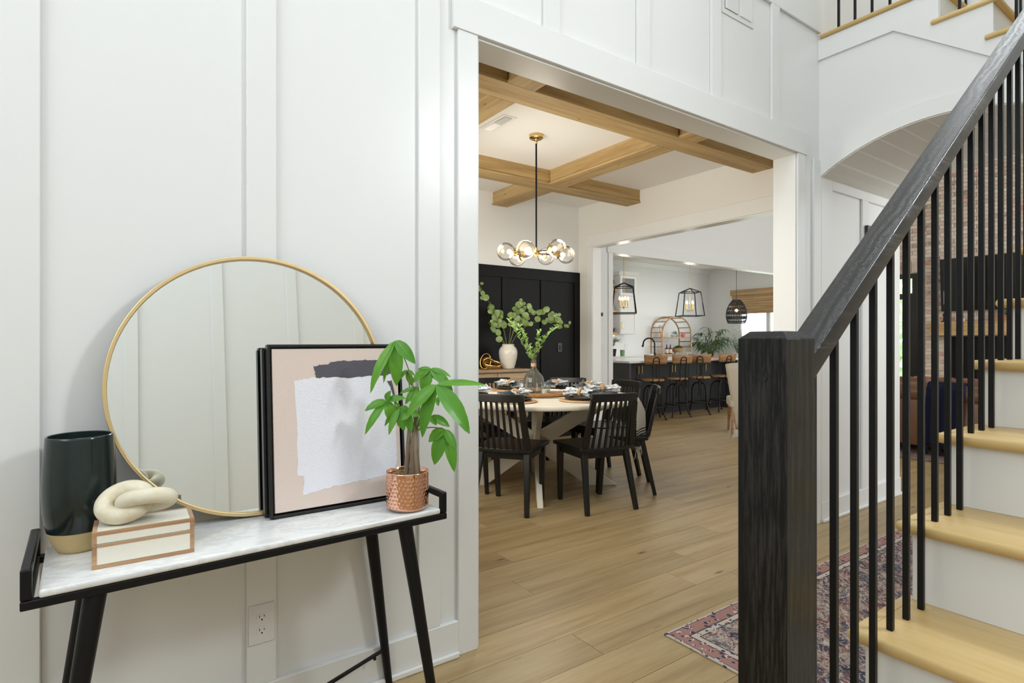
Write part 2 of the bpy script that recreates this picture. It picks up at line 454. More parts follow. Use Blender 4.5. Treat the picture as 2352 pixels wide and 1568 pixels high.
def runner_mat():
    m = M('striped_linen', srgb(224, 220, 208), 0.9, 0, 0.2)
    uv = m.n('ShaderNodeTexCoord').outputs['Object']
    at = m.n('ShaderNodeAttribute'); at.attribute_name = 'along'
    a = at.outputs['Fac']
    st = m.math('LESS_THAN', m.math('FRACT', m.math('MULTIPLY', a, 58.0)), 0.42)
    zone = m.math('GREATER_THAN', a, 0.86); zone2 = m.math('LESS_THAN', a, 0.965)
    f = m.math('MULTIPLY', m.math('MULTIPLY', st, zone), zone2)
    m.color(m.mix(f, srgb(224, 220, 208), (0.03, 0.03, 0.035, 1))); return m.m
MT['runner'] = runner_mat()
def rug_mat():
    m = M('faded_persian_pile', srgb(120, 104, 104), 0.95, 0, 0.1)
    v = m.coord('Object', (1, 1, 1)); s = m.sep(v)
    wob = m.noise(m.coord('Object', (1, 1, 1)), 9, 3, 0.6)
    vd = m.n('ShaderNodeVectorMath', operation='ADD'); m.l(v, vd.inputs[0])
    cb = m.n('ShaderNodeCombineXYZ'); w3 = m.math('MULTIPLY', wob, 0.10); m.l(w3, cb.inputs[0]); m.l(w3, cb.inputs[1]); m.l(cb.outputs[0], vd.inputs[1])
    big = m.noise(vd.outputs[0], 5.0, 4, 0.6, 2.2)
    mid = m.noise(vd.outputs[0], 13, 3, 0.6, 2.6)
    fine = m.noise(vd.outputs[0], 44, 3, 0.6, 1.5)
    field = m.ramp(big, [(0.30, srgb(62, 66, 84)), (0.44, srgb(96, 92, 102)), (0.5, srgb(150, 104, 98)), (0.56, srgb(176, 160, 148)), (0.68, srgb(80, 80, 96))], 'LINEAR')
    f2 = m.ramp(mid, [(0.47, (0, 0, 0, 1)), (0.495, (1, 1, 1, 1)), (0.52, (1, 1, 1, 1)), (0.545, (0, 0, 0, 1))])
    field = m.mix(m.math('MULTIPLY', f2, 0.85), field, srgb(206, 196, 186))
    f3 = m.ramp(fine, [(0.53, (0, 0, 0, 1)), (0.58, (1, 1, 1, 1))])
    field = m.mix(m.math('MULTIPLY', f3, 0.7), field, srgb(56, 56, 72))
    # borders from the rug's own edges (half sizes in metres)
    HX, HY = 1.70, 0.375
    ex = m.math('SUBTRACT', HX, m.math('ABSOLUTE', s[0])); ey = m.math('SUBTRACT', HY, m.math('ABSOLUTE', s[1]))
    e = m.math('MINIMUM', ex, ey)
    band = m.ramp(m.math('MULTIPLY', e, 8.0), [(0.0, srgb(196, 188, 178)), (0.085, srgb(72, 62, 66)), (0.11, srgb(166, 128, 122)), (0.52, srgb(152, 112, 108)), (0.56, srgb(64, 60, 70)), (0.60, srgb(198, 188, 176)), (0.78, srgb(198, 188, 176)), (0.80, srgb(64, 60, 72))], 'CONSTANT')
    dots = m.voro(m.coord('Object', (1, 1, 1)), 34.0)
    dcol = m.ramp(m.noise(v, 30, 1), [(0.42, srgb(70, 74, 96)), (0.5, srgb(206, 194, 182)), (0.6, srgb(122, 86, 88))], 'CONSTANT')
    band = m.mix(m.math('LESS_THAN', dots, 0.36), band, dcol)
    isb = m.math('LESS_THAN', e, 0.105)
    m.color(m.mix(isb, field, band)); m.bump(fine, 0.3, 0.004); return m.m
MT['rug'] = rug_mat()
MT['rug_living'] = stone('living_rug_pile', srgb(146, 124, 116), srgb(96, 80, 76))
MT['leather'] = plain('brown_leather', srgb(112, 78, 58), 0.4, 0, 0.5, 0.15, 40)
MT['navy'] = plain('navy_knit', srgb(28, 32, 54), 0.95, 0, 0.1, 0.4, 220)
MT['red_fabric'] = stone('red_kilim', srgb(178, 74, 66), srgb(206, 140, 124))
MT['cream_fabric'] = plain('cream_upholstery', srgb(206, 196, 180), 0.9, 0, 0.1, 0.1, 300)
MT['cabinet_white'] = white_paint('cabinet_white', (0.80, 0.80, 0.79, 1), 0.35, 0.01)
MT['island_paint'] = plain('charcoal_blue_cabinet', (0.020, 0.022, 0.025, 1), 0.42)
MT['island_panel'] = plain('charcoal_end_panel', (0.045, 0.047, 0.047, 1), 0.5)
MT['quartz'] = plain('white_quartz', (0.80, 0.80, 0.78, 1), 0.2)
MT['shelf_oak'] = wood('shelf_oak', srgb(206, 172, 126), srgb(220, 190, 146), srgb(180, 144, 98), 'x', 40, 0.5, 7.0, False, 0.1)
MT['stool_wood'] = wood('stool_wood', srgb(164, 124, 84), srgb(188, 148, 106), srgb(112, 76, 48), 'x', 40, 0.5, 19.0, False, 0.25)
MT['bamboo'] = wood('bamboo_shade', srgb(190, 158, 116), srgb(206, 176, 134), srgb(164, 130, 90), 'y', 70, 0.7, 3.0, False, 0.1)
MT['basket'] = plain('black_woven_rattan', (0.016, 0.016, 0.018, 1), 0.7)
MT['terracotta'] = plain('terracotta', srgb(190, 120, 80), 0.8)
MT['grey_glass'] = plain('frosted_grey_glass', (0.24, 0.25, 0.26, 1), 0.12)
MT['amber'] = plain('amber_bottle', (0.10, 0.03, 0.012, 1), 0.15)
MT['label'] = plain('cream_paper', srgb(232, 226, 212), 0.8)
MT['coral'] = plain('coral_ceramic', srgb(226, 120, 104), 0.35)
def brick():
    m = M('tumbled_brick', srgb(196, 170, 150), 0.9, 0, 0.15)
    isl_ = m.n('ShaderNodeNewGeometry').outputs['Random Per Island']
    r = m.math('FRACT', m.math('ADD', m.rnd(), m.math('MULTIPLY', isl_, 7.31))); v = m.coord('Object', (1, 1, 1), 41.0); n = m.noise(v, 16, 3, 0.65)
    base = m.ramp(r, [(0.0, srgb(206, 188, 170)), (0.22, srgb(218, 202, 186)), (0.42, srgb(196, 174, 158)), (0.62, srgb(206, 168, 150)), (0.70, srgb(224, 210, 196)), (0.88, srgb(192, 138, 120)), (0.94, srgb(150, 136, 130))], 'CONSTANT')
    m.color(m.mix(m.ramp(n, [(0.38, (0, 0, 0, 1)), (0.66, (0.8, 0.8, 0.8, 1))]), base, srgb(214, 198, 180))); m.bump(n, 0.3, 0.004); return m.m
MT['brick'] = brick()
MT['mortar'] = stone('lime_mortar', srgb(222, 212, 198), srgb(208, 196, 180))
MT['mantel'] = wood('oak_mantel', srgb(196, 160, 110), srgb(210, 178, 130), srgb(170, 132, 86), 'y', 30, 0.6, 0, False, 0)
def lawn():
    m = M('lawn', srgb(120, 160, 70), 0.9); v = m.coord('Object'); n = m.noise(v, 2, 4)
    m.color(m.mix(n, srgb(96, 140, 56), srgb(150, 186, 96))); return m.m
MT['lawn'] = lawn()
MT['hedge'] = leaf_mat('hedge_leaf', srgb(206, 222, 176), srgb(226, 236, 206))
# ================================================================== STRUCTURE
YA = 1.935      # painted face of the panelled foyer wall
XB = 3.895      # face of the arched wall
XC = 5.01       # dining room's far side wall
YD = 5.60       # dining room's back wall
ZC = 2.98       # dining ceiling
# ---- floor: every near plank its own piece
floor = struct(G().box(-2.6, 12.1, -2.6, 8.8, -0.10, -0.016), 'floor', MT['subfloor'])
CS, SN = 0.818, 0.575
def screen(x, y, z):
    d = x*SN + y*CS
    if d < 0.3: return None
    return 1176 + 1300*(x*CS - y*SN)/d, 783.5 - 1300*(z - 1.22)/d, d
plank_mesh = {}
for L in (1.1, 1.5, 1.9, 2.2):
    g = G().box(0.0010, L - 0.0010, 0.0010, 0.1890, -0.016, 0.0)
    plank_mesh[L] = g.mesh('plank', MT['floor'])
rows = []
y = -2.6 + 0.02
r = random.Random(3)
while y < 8.75:
    x = -2.6 - r.random() * 1.8
    while x < 12.05:
        L = r.choice((1.1, 1.5, 1.9, 1.9, 2.2)); rows.append((x, y, L)); x += L
    y += 0.19
def plank_key(p):
    best = 0
    for t in (0.02, 0.25, 0.5, 0.75, 0.98):
        s = screen(p[0] + p[2]*t, p[1] + 0.09, 0)
        if s and -60 < s[0] < 2412 and s[1] < 1640: best = max(best, 1 / s[2])
    if p[1] < 0.55 and p[0] > 0.7 and p[0] < 3.9: best = 0          # under the stairs
    if p[1] < 1.7 and p[0] + p[2] < 0.4: best *= 0.2
    return -best
rows.sort(key=plank_key)
for i, (x, yy, L) in enumerate(rows[:295]):
    o = bpy.data.objects.new('plank', plank_mesh[L]); col.objects.link(o); o.parent = floor
    o.location = (x, yy, (r.random() - 0.5) * 0.0004)
far_g = G()
for (x, yy, L) in rows[295:]: far_g.box(x + 0.0008, x + L - 0.0008, yy + 0.0008, yy + 0.1892, -0.016, 0.0)
tag(far_g.obj('planks', MT['floor_far'], floor), kind='stuff')

# ---- foyer wall with the wide opening
wl = struct(G().box(-2.6, 1.183, YA, 2.073, 0, 5.6).box(1.183, 3.595, YA, 2.073, 2.435, 5.6).box(3.595, 5.14, YA, 2.073, 0, 5.6), 'wall_left', MT['wall'])
def batten(x0, x1, z0, z1, p=wl, y0=1.919, name='batten'):
    return G().box(x0, x1, y0, YA - 0.0005, z0, z1).obj(name, MT['trim'], p, bevel=0.0018, seg=1)
ZB = 0.137
for x0 in (-2.016, -1.426, -0.836, -0.246, 0.338, 0.927):
    batten(x0, x0 + 0.088, ZB, 5.6)
batten(1.094, 1.183, 0, 2.435, y0=1.917, name='door_casing')
batten(3.595, 3.684, 0, 2.435, y0=1.917, name='door_casing')
batten(1.072, 3.706, 2.435, 2.576, y0=1.913, name='head_casing')
for x0 in (1.521, 2.107, 2.697, 3.297): batten(x0, x0 + 0.088, 2.576, 3.295)
batten(1.183, 3.894, 3.295, 3.43, name='band_board')
batten(3.80, 3.894, 0, 2.435); 
# jamb lining of the opening
jm = MT['trim']
G().box(1.1832, 1.193, 1.93, 2.080, 0, 2.425).obj('jamb', jm, wl)
G().box(3.585, 3.5948, 1.93, 2.080, 0, 2.425).obj('jamb', jm, wl)
G().box(1.1832, 3.5948, 1.93, 2.080, 2.425, 2.4348).obj('jamb', jm, wl)
# passage part of the same wall, panelled
batten(3.897, 4.048, ZB, 2.33, name='stile'); batten(4.496, 4.594, ZB, 2.262, name='stile'); batten(5.03, 5.139, 0, 2.33, name='stile')
batten(4.048, 5.03, 2.262, 2.33, name='rail')
bb = struct(G().box(-2.6, 1.094, 1.915, YA - 0.0005, 0, ZB), 'baseboard_left', MT['trim'], bevel=0.002, seg=1)
G().box(-2.6, 1.092, 1.900, 1.9148, 0, 0.024).obj('shoe_moulding', MT['trim'], bb, bevel=0.006, seg=2)
b2 = struct(G().box(3.897, 5.15, 1.915, YA - 0.0005, 0, ZB), 'baseboard_passage', MT['trim'], bevel=0.002, seg=1)
G().box(3.897, 5.165, 1.900, 1.9148, 0, 0.024).obj('shoe_moulding', MT['trim'], b2, bevel=0.006, seg=2)
# dining side
struct(G().box(0.75, 0.88, 2.073, 5.6, 0, 3.1), 'wall_dining', MT['cream_wall'])
wc = struct(G().box(XC, 5.14, 2.073, 2.30, 0, 5.0).box(XC, 5.14, 5.33, YD, 0, 5.0).box(XC, 5.14, 2.30, 5.33, 2.435, 5.0), 'wall_right_dining', MT['cream_wall'])
G().box(4.997, XC - 0.0005, 5.33, 5.42, 0, 2.435).obj('door_casing', MT['trim'], wc, bevel=0.002, seg=1)
G().box(4.997, XC - 0.0005, 2.21, 2.30, 0, 2.435).obj('door_casing', MT['trim'], wc, bevel=0.002, seg=1)
G().box(4.993, XC - 0.0005, 2.19, 5.44, 2.4352, 2.575).obj('head_casing', MT['trim'], wc, bevel=0.002, seg=1)
G().box(5.005, 5.145, 5.32, 5.3298, 0, 2.425).obj('jamb', jm, wc)
G().box(5.005, 5.145, 2.30, 5.3298, 2.425, 2.4348).obj('jamb', jm, wc)
wd = struct(G().box(0.75, 5.5, YD, 5.73, 0, 5.0).box(5.5, 5.63, YD, 5.73, 0, 5.0).box(5.63, 10.6, YD, 5.73, 2.44, 5.0).box(10.6, 12.2, YD, 5.73, 0, 5.0), 'wall_back', MT['wall'])
G().box(5.545, 5.63, 5.584, YD - 0.0005, 0, 2.44).obj('door_casing', MT['trim'], wd, bevel=0.002, seg=1)
G().box(5.525, 10.7, 5.580, YD - 0.0005, 2.4402, 2.575).obj('head_casing', MT['trim'], wd, bevel=0.002, seg=1)
# black wainscot: recessed panels between rails and stiles
wsc = struct(G().box(0.881, XC - 0.001, 5.590, YD - 0.0005, 0, 2.12), 'wall_wainscot', MT['black_panel'])
def bl(x0, x1, z0, z1, n): G().box(x0, x1, 5.572, 5.5895, z0, z1).obj(n, MT['black_panel'], wsc, bevel=0.0015, seg=1)
bl(0.881, XC - 0.001, 1.985, 2.12, 'top_rail'); bl(0.881, XC - 0.001, 0, 0.16, 'bottom_rail')
xs = [4.922, 4.362, 3.778, 3.19, 2.60, 2.01, 1.42]
for x in xs: bl(x, x + 0.088, 0.16, 1.985, 'stile')
sw = empty('wall_switch', (4.675, 5.588, 1.144), 0, 'black rocker switch plate on the black panelled wall', 'switch')
G().box(-0.036, 0.036, -0.008, 0.0, -0.058, 0.058).obj('plate', MT['black_gloss'], sw, bevel=0.002)
G().box(-0.014, 0.014, -0.012, -0.008, -0.030, 0.030).obj('rocker', MT['slot'], sw, bevel=0.001)
# dining ceiling and beams
struct(G().box(0.75, 5.01, 2.073, 5.6, ZC, 3.1), 'ceiling', MT['ceiling'])
def ceiling_beam(axis, a0, a1, c, label, z0=2.83):
    bm = empty('ceiling_beam', (0, 0, 0), 0, label, 'beam', 'coffered oak beams of the dining ceiling')
    if axis == 'x':
        G().box(a0, a1, c - 0.097, c + 0.097, z0 + 0.0185, ZC - 0.001).obj('beam_body', MT['beam_x'], bm, bevel=0.002, seg=1)
        G().box(a0, a1, c - 0.108, c + 0.108, z0, z0 + 0.018).obj('soffit_board', MT['beam_x'], bm, bevel=0.002, seg=1)
    else:
        for (p, q) in a0:
            G().box(c - 0.097, c + 0.097, p, q, z0 + 0.0185, ZC - 0.001).obj('beam_body', MT['beam_y'], bm, bevel=0.002, seg=1)
            G().box(c - 0.108, c + 0.108, p, q, z0, z0 + 0.018).obj('soffit_board', MT['beam_y'], bm, bevel=0.002, seg=1)
    return bm
ceiling_beam('x', 0.881, 5.009, 3.008, 'long knotty ceiling beam nearest the foyer opening')
ceiling_beam('x', 0.881, 5.009, 4.633, 'knotty ceiling beam nearest the black wall, parallel to it')
cuts = [(2.075, 2.899), (3.117, 4.524), (4.742, 5.599)]
ceiling_beam('y', cuts, None, 3.755, 'knotty cross beam between chandelier and kitchen opening')
ceiling_beam('y', cuts, None, 2.11, 'knotty cross beam at the far left by the ceiling vent')
# great room shell
struct(G().box(5.14, 12.2, -2.6, 5.6, 5.0, 5.12), 'ceiling_living', MT['ceiling'])
struct(G().box(5.02, 5.14, -2.6, 0.58, 0, 5.0).box(5.02, 5.14, 0.58, YA, 2.60, 5.0), 'wall_living', MT['wall'])
struct(G().box(5.14, 12.2, -2.7, -2.6, 0, 5.0), 'wall_living_side', MT['wall'])
# kitchen shell
struct(G().box(5.4, 12.2, 5.73, 8.8, 2.97, 3.08), 'ceiling_kitchen', MT['ceiling'])
struct(G().box(5.4, 12.2, 8.70, 8.82, 0, 3.0), 'wall_kitchen', MT['wall'])
struct(G().box(5.4, 5.5, 5.73, 8.70, 0, 3.0), 'wall_kitchen_side', MT['wall'])
struct(G().box(12.08, 12.2, 5.73, 6.15, 0, 3.0).box(12.08, 12.2, 7.90, 8.70, 0, 3.0).box(12.08, 12.2, 6.15, 7.90, 0, 0.75).box(12.08, 12.2, 6.15, 7.90, 2.35, 3.0), 'wall_breakfast', MT['wall'])
cr = struct(G().prism([(8.62, 2.969), (8.699, 2.969), (8.699, 2.88), (8.685, 2.88)], 'x', 5.5, 12.08), 'trim_1', MT['trim'])
# foyer shell behind and beside the camera
wr = struct(G().box(-2.6, 5.02, -1.47, -1.35, 0, 5.6), 'wall_right', MT['wall'])
for k in range(12): G().box(-2.3 + k*0.59, -2.212 + k*0.59, -1.3495, -1.334, 0.14, 5.6).obj('batten', MT['trim'], wr, bevel=0.0015, seg=1)
struct(G().box(-2.6, 5.02, -1.349, -1.33, 0, 0.137), 'baseboard_right', MT['trim'])
struct(G().box(-2.72, -2.6, -1.47, 2.073, 0, 5.6), 'wall_entry', MT['wall'])
struct(G().box(-2.72, 6.0, -1.47, 2.073, 5.6, 5.7), 'ceiling_foyer', MT['ceiling'])
# unseen window frame, added to go with the key light
w1 = struct(G().box(2.45, 3.45, -1.349, -1.335, 2.68, 3.72), 'window_added', MT['trim'])
G().box(2.53, 3.37, -1.334, -1.328, 2.76, 3.64).obj('pane', MT['pane'], w1)
G().box(2.94, 2.96, -1.327, -1.32, 2.76, 3.64).obj('muntin', MT['trim'], w1)

# ---- arched wall with vaulted passage
AC, AH, SPR, CRN = 1.258, 0.662, 2.33, 2.53
AR = (AH**2 + (CRN-SPR)**2) / (2*(CRN-SPR)); AZ = CRN - AR
def arch_pts(n, off=0.0, y0=None, y1=None):
    a = math.asin(AH / AR); out = []
    for i in range(n + 1):
        t = -a + 2*a*i/n
        out.append((AC - (AR+off)*math.sin(t), AZ + (AR+off)*math.cos(t)))
    return out          # from +Y side to -Y side
ap = arch_pts(28)
poly = [(YA, 3.24), (YA, 2.33 + 0.0)] + ap[0:] + [(AC - AH, 0.0), (-1.34, 0.0), (-1.34, 2.2), (0.55, 2.45), (0.98, 2.86), (0.98, 2.86), (1.0, 2.9), (1.25, 3.09), (1.25, 3.24)]
wa = struct(G().prism(poly, 'x', XB, XB + 0.10), 'wall_arch', MT['wall'])
# curved casing band proud of the wall, and the skirt board of the upper stair
outer = arch_pts(28, 0.10)
band = [(min(p[0], YA - 0.001), p[1]) for p in outer]
bpoly = [(YA - 0.001, 2.33)] + [(YA - 0.001, 2.43)] + band[1:] + [(AC-AH, 2.40), (AC-AH, 2.33)] + list(reversed(ap))
G().prism(bpoly, 'x', XB - 0.010, XB - 0.0003).obj('arch_casing', MT['trim'], wa)
skirt = [(YA - 0.001, 3.113), (1.485, 3.113), (0.55, 2.415), (0.55, 2.62), (0.70, 2.69), (0.74, 2.69), (0.745, 2.69), (0.755, 2.86), (1.004, 2.86), (1.006, 3.055), (1.252, 3.055), (1.254, 3.246), (YA - 0.001, 3.246)]
G().prism(skirt, 'x', XB - 0.014, XB - 0.0003).obj('skirt_board', MT['trim'], wa)
# boards of the vault, each with an open joint
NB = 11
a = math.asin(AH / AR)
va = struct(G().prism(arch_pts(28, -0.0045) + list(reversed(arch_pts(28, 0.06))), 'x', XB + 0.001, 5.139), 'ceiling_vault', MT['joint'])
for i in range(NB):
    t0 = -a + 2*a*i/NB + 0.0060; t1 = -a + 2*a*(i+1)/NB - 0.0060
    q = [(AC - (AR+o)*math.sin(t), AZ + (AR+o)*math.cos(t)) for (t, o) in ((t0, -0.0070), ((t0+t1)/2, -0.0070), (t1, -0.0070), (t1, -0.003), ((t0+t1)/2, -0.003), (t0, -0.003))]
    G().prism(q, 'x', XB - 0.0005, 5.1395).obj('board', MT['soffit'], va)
struct(G().box(XB + 0.101, 5.139, 0.48, AC - AH, 0, 2.5), 'wall_passage', MT['wall'])
br = empty('wall_bracket', (4.56, 1.918, 2.0), 0, 'small black bracket on the panelled passage wall', 'bracket')
G().box(-0.03, 0.04, -0.02, 0.0, -0.05, 0.075).obj('plate', MT['black_gloss'], br, bevel=0.002)
G().box(-0.008, 0.018, -0.05, -0.02, -0.03, -0.01).obj('arm', MT['black_gloss'], br)

# ================================================================== LOWER STAIRCASE
R, RUN, X3 = 0.194, 0.2535, 1.335
def nose(n): return X3 + (n - 3) * RUN
YS = 0.576
st = empty('staircase', (0.83, 0.0, 0.0), 0, 'oak staircase with white risers, black handrail and iron balusters', 'staircase')
def loc(g):  # world coordinates -> staircase local
    g.v = [(p[0] - 0.83, p[1], p[2]) for p in g.v]; return g
for n in range(1, 14):
    x0 = nose(n); x1 = nose(n + 1) + 0.064; z = n * R
    if n == 13: x1 = 5.0
    t = loc(G().box(x0, x1, -1.33, 0.606, z - 0.028, z)).obj('tread', MT['tread'], st, bevel=0.0125, seg=4)
    loc(G().box(x0 + 0.036, x1, 0.5757, 0.5763, z - 0.001, z + 0.00012).hexa([(x0 + 0.010, 0.602, z - 0.001), (x0 + 0.0108, 0.602, z - 0.001), (x0 + 0.0368, 0.576, z - 0.001), (x0 + 0.036, 0.576, z - 0.001), (x0 + 0.010, 0.602, z + 0.00012), (x0 + 0.0108, 0.602, z + 0.00012), (x0 + 0.0368, 0.576, z + 0.00012), (x0 + 0.036, 0.576, z + 0.00012)])).obj('mitre_seam', MT['subfloor'], t)
    loc(G().box(x0 + 0.028, x0 + 0.046, -1.33, YS, (n - 1)*R + 0.0005, z - 0.0285)).obj('riser', MT['trim'], st)
sp = [(nose(1) + 0.047, 0.0005)]
for n in range(1, 14):
    sp += [(nose(n) + 0.047, n*R - 0.029), (nose(n + 1) + 0.047 if n < 13 else 4.99, n*R - 0.029)]
sp += [(4.99, 2.2), (3.88, 2.1), (3.88, 0.0005)]
loc(G().prism(sp, 'y', YS - 0.02, YS)).obj('stringer', MT['trim'], st)
nw = loc(G().box(0.900, 0.989, 0.4985, 0.5875, R + 0.0005, 1.2245).hexa([(0.900,0.4985,1.2245),(0.989,0.4985,1.2245),(0.989,0.5875,1.2245),(0.900,0.5875,1.2245),(0.914,0.5125,1.2375),(0.975,0.5125,1.2375),(0.975,0.5735,1.2375),(0.914,0.5735,1.2375)])).obj('newel_post', MT['black_oak_z'], st, bevel=0.0012, seg=2)
g = G(); g.tube([(0.8985, 0.543, 1.1625), (0.905, 0.543, 1.1625)], 0.0118, 24); loc(g).obj('plug', MT['black_oak_z'], nw)
SL = R / RUN
def rail_z(x): return 1.157 + SL * (x - 1.025)     # underside of the handrail
xr0, xr1 = 0.9895, 3.86
pr = [(-0.030, 0.0), (0.030, 0.0), (0.030, 0.050), (-0.030, 0.050)]
V = [(xr0, 0.543 + p[0], rail_z(xr0) + p[1]) for p in pr] + [(xr1, 0.543 + p[0], rail_z(xr1) + p[1]) for p in pr]
hr = G().hexa(V)
hr_o = loc(hr).obj('handrail', MT['black_oak_x'], st, bevel=0.004, seg=3)
bw = 0.0064
bals = []
for n in range(1, 13):
    for k in range(3):
        x = 1.405 + (n - 3) * RUN + k * RUN / 3
        if x < 1.0: continue
        if x > 3.8: break
        z0 = n*R + 0.0003; z1 = rail_z(x) + 0.004
        loc(G().box(x - bw, x + bw, 0.543 - bw, 0.543 + bw, z0, z1)).obj('baluster', MT['iron'], st, bevel=0.0014, seg=2)
        bals.append(x)

# ================================================================== UPPER FLIGHT
us = empty('upper_staircase', (XB, 1.0, 2.69), 0, 'upper flight with oak landing edge and balusters above the archway', 'staircase')
def locu(g): g.v = [(p[0] - XB, p[1] - 1.0, p[2] - 2.69) for p in g.v]; return g
steps = [(3.275, 1.254, 1.934), (3.080, 1.006, 1.254), (2.885, 0.758, 1.006), (2.690, 0.612, 0.758)]
for i, (z, yr, yb) in enumerate(steps):
    yend = 1.934 if i == 0 else yb
    t = locu(G().box(XB + 0.006, 4.99, yr - 0.028, yend + (0 if i == 0 else 0.012), z - 0.028, z)).obj('tread', MT['nosing'], us, bevel=0.012, seg=4)
    locu(G().box(XB - 0.032, XB + 0.005, yr - 0.026, 1.918 if i == 0 else yb + 0.036, z - 0.028, z)).obj('return_nosing', MT['tread'], t, bevel=0.012, seg=4)
    if i < 4: locu(G().box(XB + 0.0005, 4.99, yr, yr + 0.018, z - 0.195 + 0.0005, z - 0.0285)).obj('riser', MT['trim'], us)
ky = 1.829
for k in range(6):
    yy = ky - k * 0.1013
    locu(G().box(3.934, 3.947, yy - bw, yy + bw, 3.2753, 4.22)).obj('baluster', MT['iron'], us)
for (z, yr, yb) in steps[1:3]:
    for k in range(2):
        yy = yr + 0.055 + k*0.11
        locu(G().box(3.934, 3.947, yy - bw, yy + bw, z + 0.0003, z + 0.98)).obj('baluster', MT['iron'], us)
locu(G().box(3.91, 3.97, 1.30, 1.915, 4.2202, 4.27)).obj('handrail', MT['black_oak_x'], us, bevel=0.004, seg=2)
# upper hall behind the landing
struct(G().box(4.99, 6.6, 0.58, 2.073, 3.14, 3.274), 'floor_upper_hall', MT['tread'])
struct(G().box(6.5, 6.62, -1.4, 3.5, 3.27, 5.6), 'wall_upper_hall', MT['wall'])
hb = empty('upper_guard', (5.0, 1.5, 3.275), 0, 'black iron guard on the far side of the upper landing', 'railing')
for k in range(10):
    yy = 0.75 + k*0.1 - 1.5
    G().box(-bw, bw, yy - bw, yy + bw, 0.0003, 0.95).obj('baluster', MT['iron'], hb)
G().box(-0.03, 0.03, -0.8, 0.3, 0.9503, 1.0).obj('handrail', MT['black_oak_x'], hb)

# ---- rug runner in the hall
rug = G().box(-1.70, 1.70, -0.375, 0.375, 0.0, 0.007).obj('runner_rug', MT['rug'], None, bevel=0.002, seg=2)
rug.location = (3.568, 1.185, 0.0006)
tag(rug, 'faded navy and rust patterned runner rug on the hall floor', 'rug')

# ---- outlets, vents, switches
def outlet(locn, label):
    e = empty('wall_outlet', locn, 0, label, 'outlet')
    pl = G().box(-0.0385, 0.0385, -0.005, 0, -0.0615, 0.0615).obj('plate', MT['plate_white'], e, bevel=0.002)
    for s in (0.021, -0.021):
        g = G(); P = []
        for i in range(24):
            a_ = 2*pi*i/24; P.append((0.0165*math.cos(a_), max(-0.0135, min(0.0135, 0.0165*math.sin(a_))) + s))
        rc = G().prism(P, 'y', -0.0068, -0.005).obj('receptacle', MT['plate_white'], e)
        G().box(-0.0075, -0.0055, -0.0072, -0.0068, s, s + 0.008).box(0.0055, 0.0075, -0.0072, -0.0068, s + 0.001, s + 0.0075).obj('slots', MT['slot'], rc)
        g = G(); g.tube([(0, -0.0072, s - 0.0065), (0, -0.0066, s - 0.0065)], 0.0026, 12); g.obj('ground_hole', MT['slot'], rc)
    return e
outlet((0.381, 1.9188, 0.33), 'white duplex power outlet on the wall under the console table')
def vent(locn, label, w, h, ceil=False):
    e = empty('air_vent', locn, 0, label, 'vent')
    if ceil: e.rotation_euler = (rad(90), 0, rad(90))
    G().box(-w/2, w/2, -0.004, 0, -h/2, h/2).obj('plate', MT['plate_white'], e, bevel=0.0015)
    G().box(-w/2 + 0.025, -0.004, -0.0046, -0.004, -h/2 + 0.03, h/2 - 0.03).obj('opening', MT['vent_dark'], e)
    n = 11
    for k in range(2*n):
        x = -w/2 + 0.027 + (w - 0.054) * (k + 0.5) / (2*n)
        if abs(x) < 0.006: continue
        M_ = Matrix.Rotation(rad(35 if x < 0 else -35), 4, 'Z')
        G().cbox((x, -0.008, 0), (0.0012 if x < 0 else 0.009, 0.009 if x < 0 else 0.0015, h - 0.062), M_).obj('louvre', MT['plate_white'], e)
    return e
vent((2.96, 1.9345, 3.19), 'white louvred air vent high on the panelled foyer wall', 0.31, 0.22)
vent((2.53, 3.80, ZC - 0.0005), 'white louvred air vent in the dining ceiling beside the chandelier', 0.36, 0.13, True)
for (x, z, nm, lb, hh) in ((5.42, 1.57, 'thermostat', 'small white thermostat beside the kitchen opening', 0.06), (5.42, 1.14, 'light_switch', 'white switch plate beside the kitchen opening', 0.058)):
    e = empty(nm, (x, 5.5995, z), 0, lb, 'switch')
    G().box(-0.04, 0.04, -0.012, 0, -hh, hh).obj('plate', MT['plate_white'], e, bevel=0.002)
    G().box(-0.02, 0.02, -0.0125, -0.012, -hh*0.1, hh*0.7).obj('display', MT['slot'] if nm == 'thermostat' else MT['plate_white'], e)
# ================================================================== CONSOLE TABLE AND WHAT STANDS ON IT
CT = 0.698
ct = empty('console_table', (-0.16, 1.54, 0), rad(2.24), 'narrow console table with white marble top and black metal frame', 'table')
Lc, Dc = 1.021, 0.33
for nm, b in (('front_rail', (0.0, Lc, 0.0, 0.020)), ('back_rail', (0.0, Lc, Dc - 0.02, Dc)), ('side_rail', (0.0, 0.02, 0.0205, Dc - 0.0205)), ('side_rail', (Lc - 0.02, Lc, 0.0205, Dc - 0.0205))):
    G().box(b[0], b[1], b[2], b[3], 0.660, 0.680).obj(nm, MT['iron'], ct, bevel=0.003, seg=2)
G().box(0.030, Lc - 0.024, -0.002, Dc - 0.012, 0.6803, CT).obj('marble_top', MT['marble'], ct, bevel=0.006, seg=3)
for x in (0.010, Lc - 0.010):
    hg = G()
    hg.box(x - 0.0099, x + 0.0099, 0.0001, 0.0199, 0.6801, 0.746)
    hg.box(x - 0.0099, x + 0.0099, Dc - 0.0199, Dc - 0.0001, 0.6801, 0.746)
    hg.box(x - 0.0098, x + 0.0098, 0.008, Dc - 0.008, 0.7263, 0.7459)
    hg.obj('handle', MT['iron'], ct, bevel=0.004, seg=2)
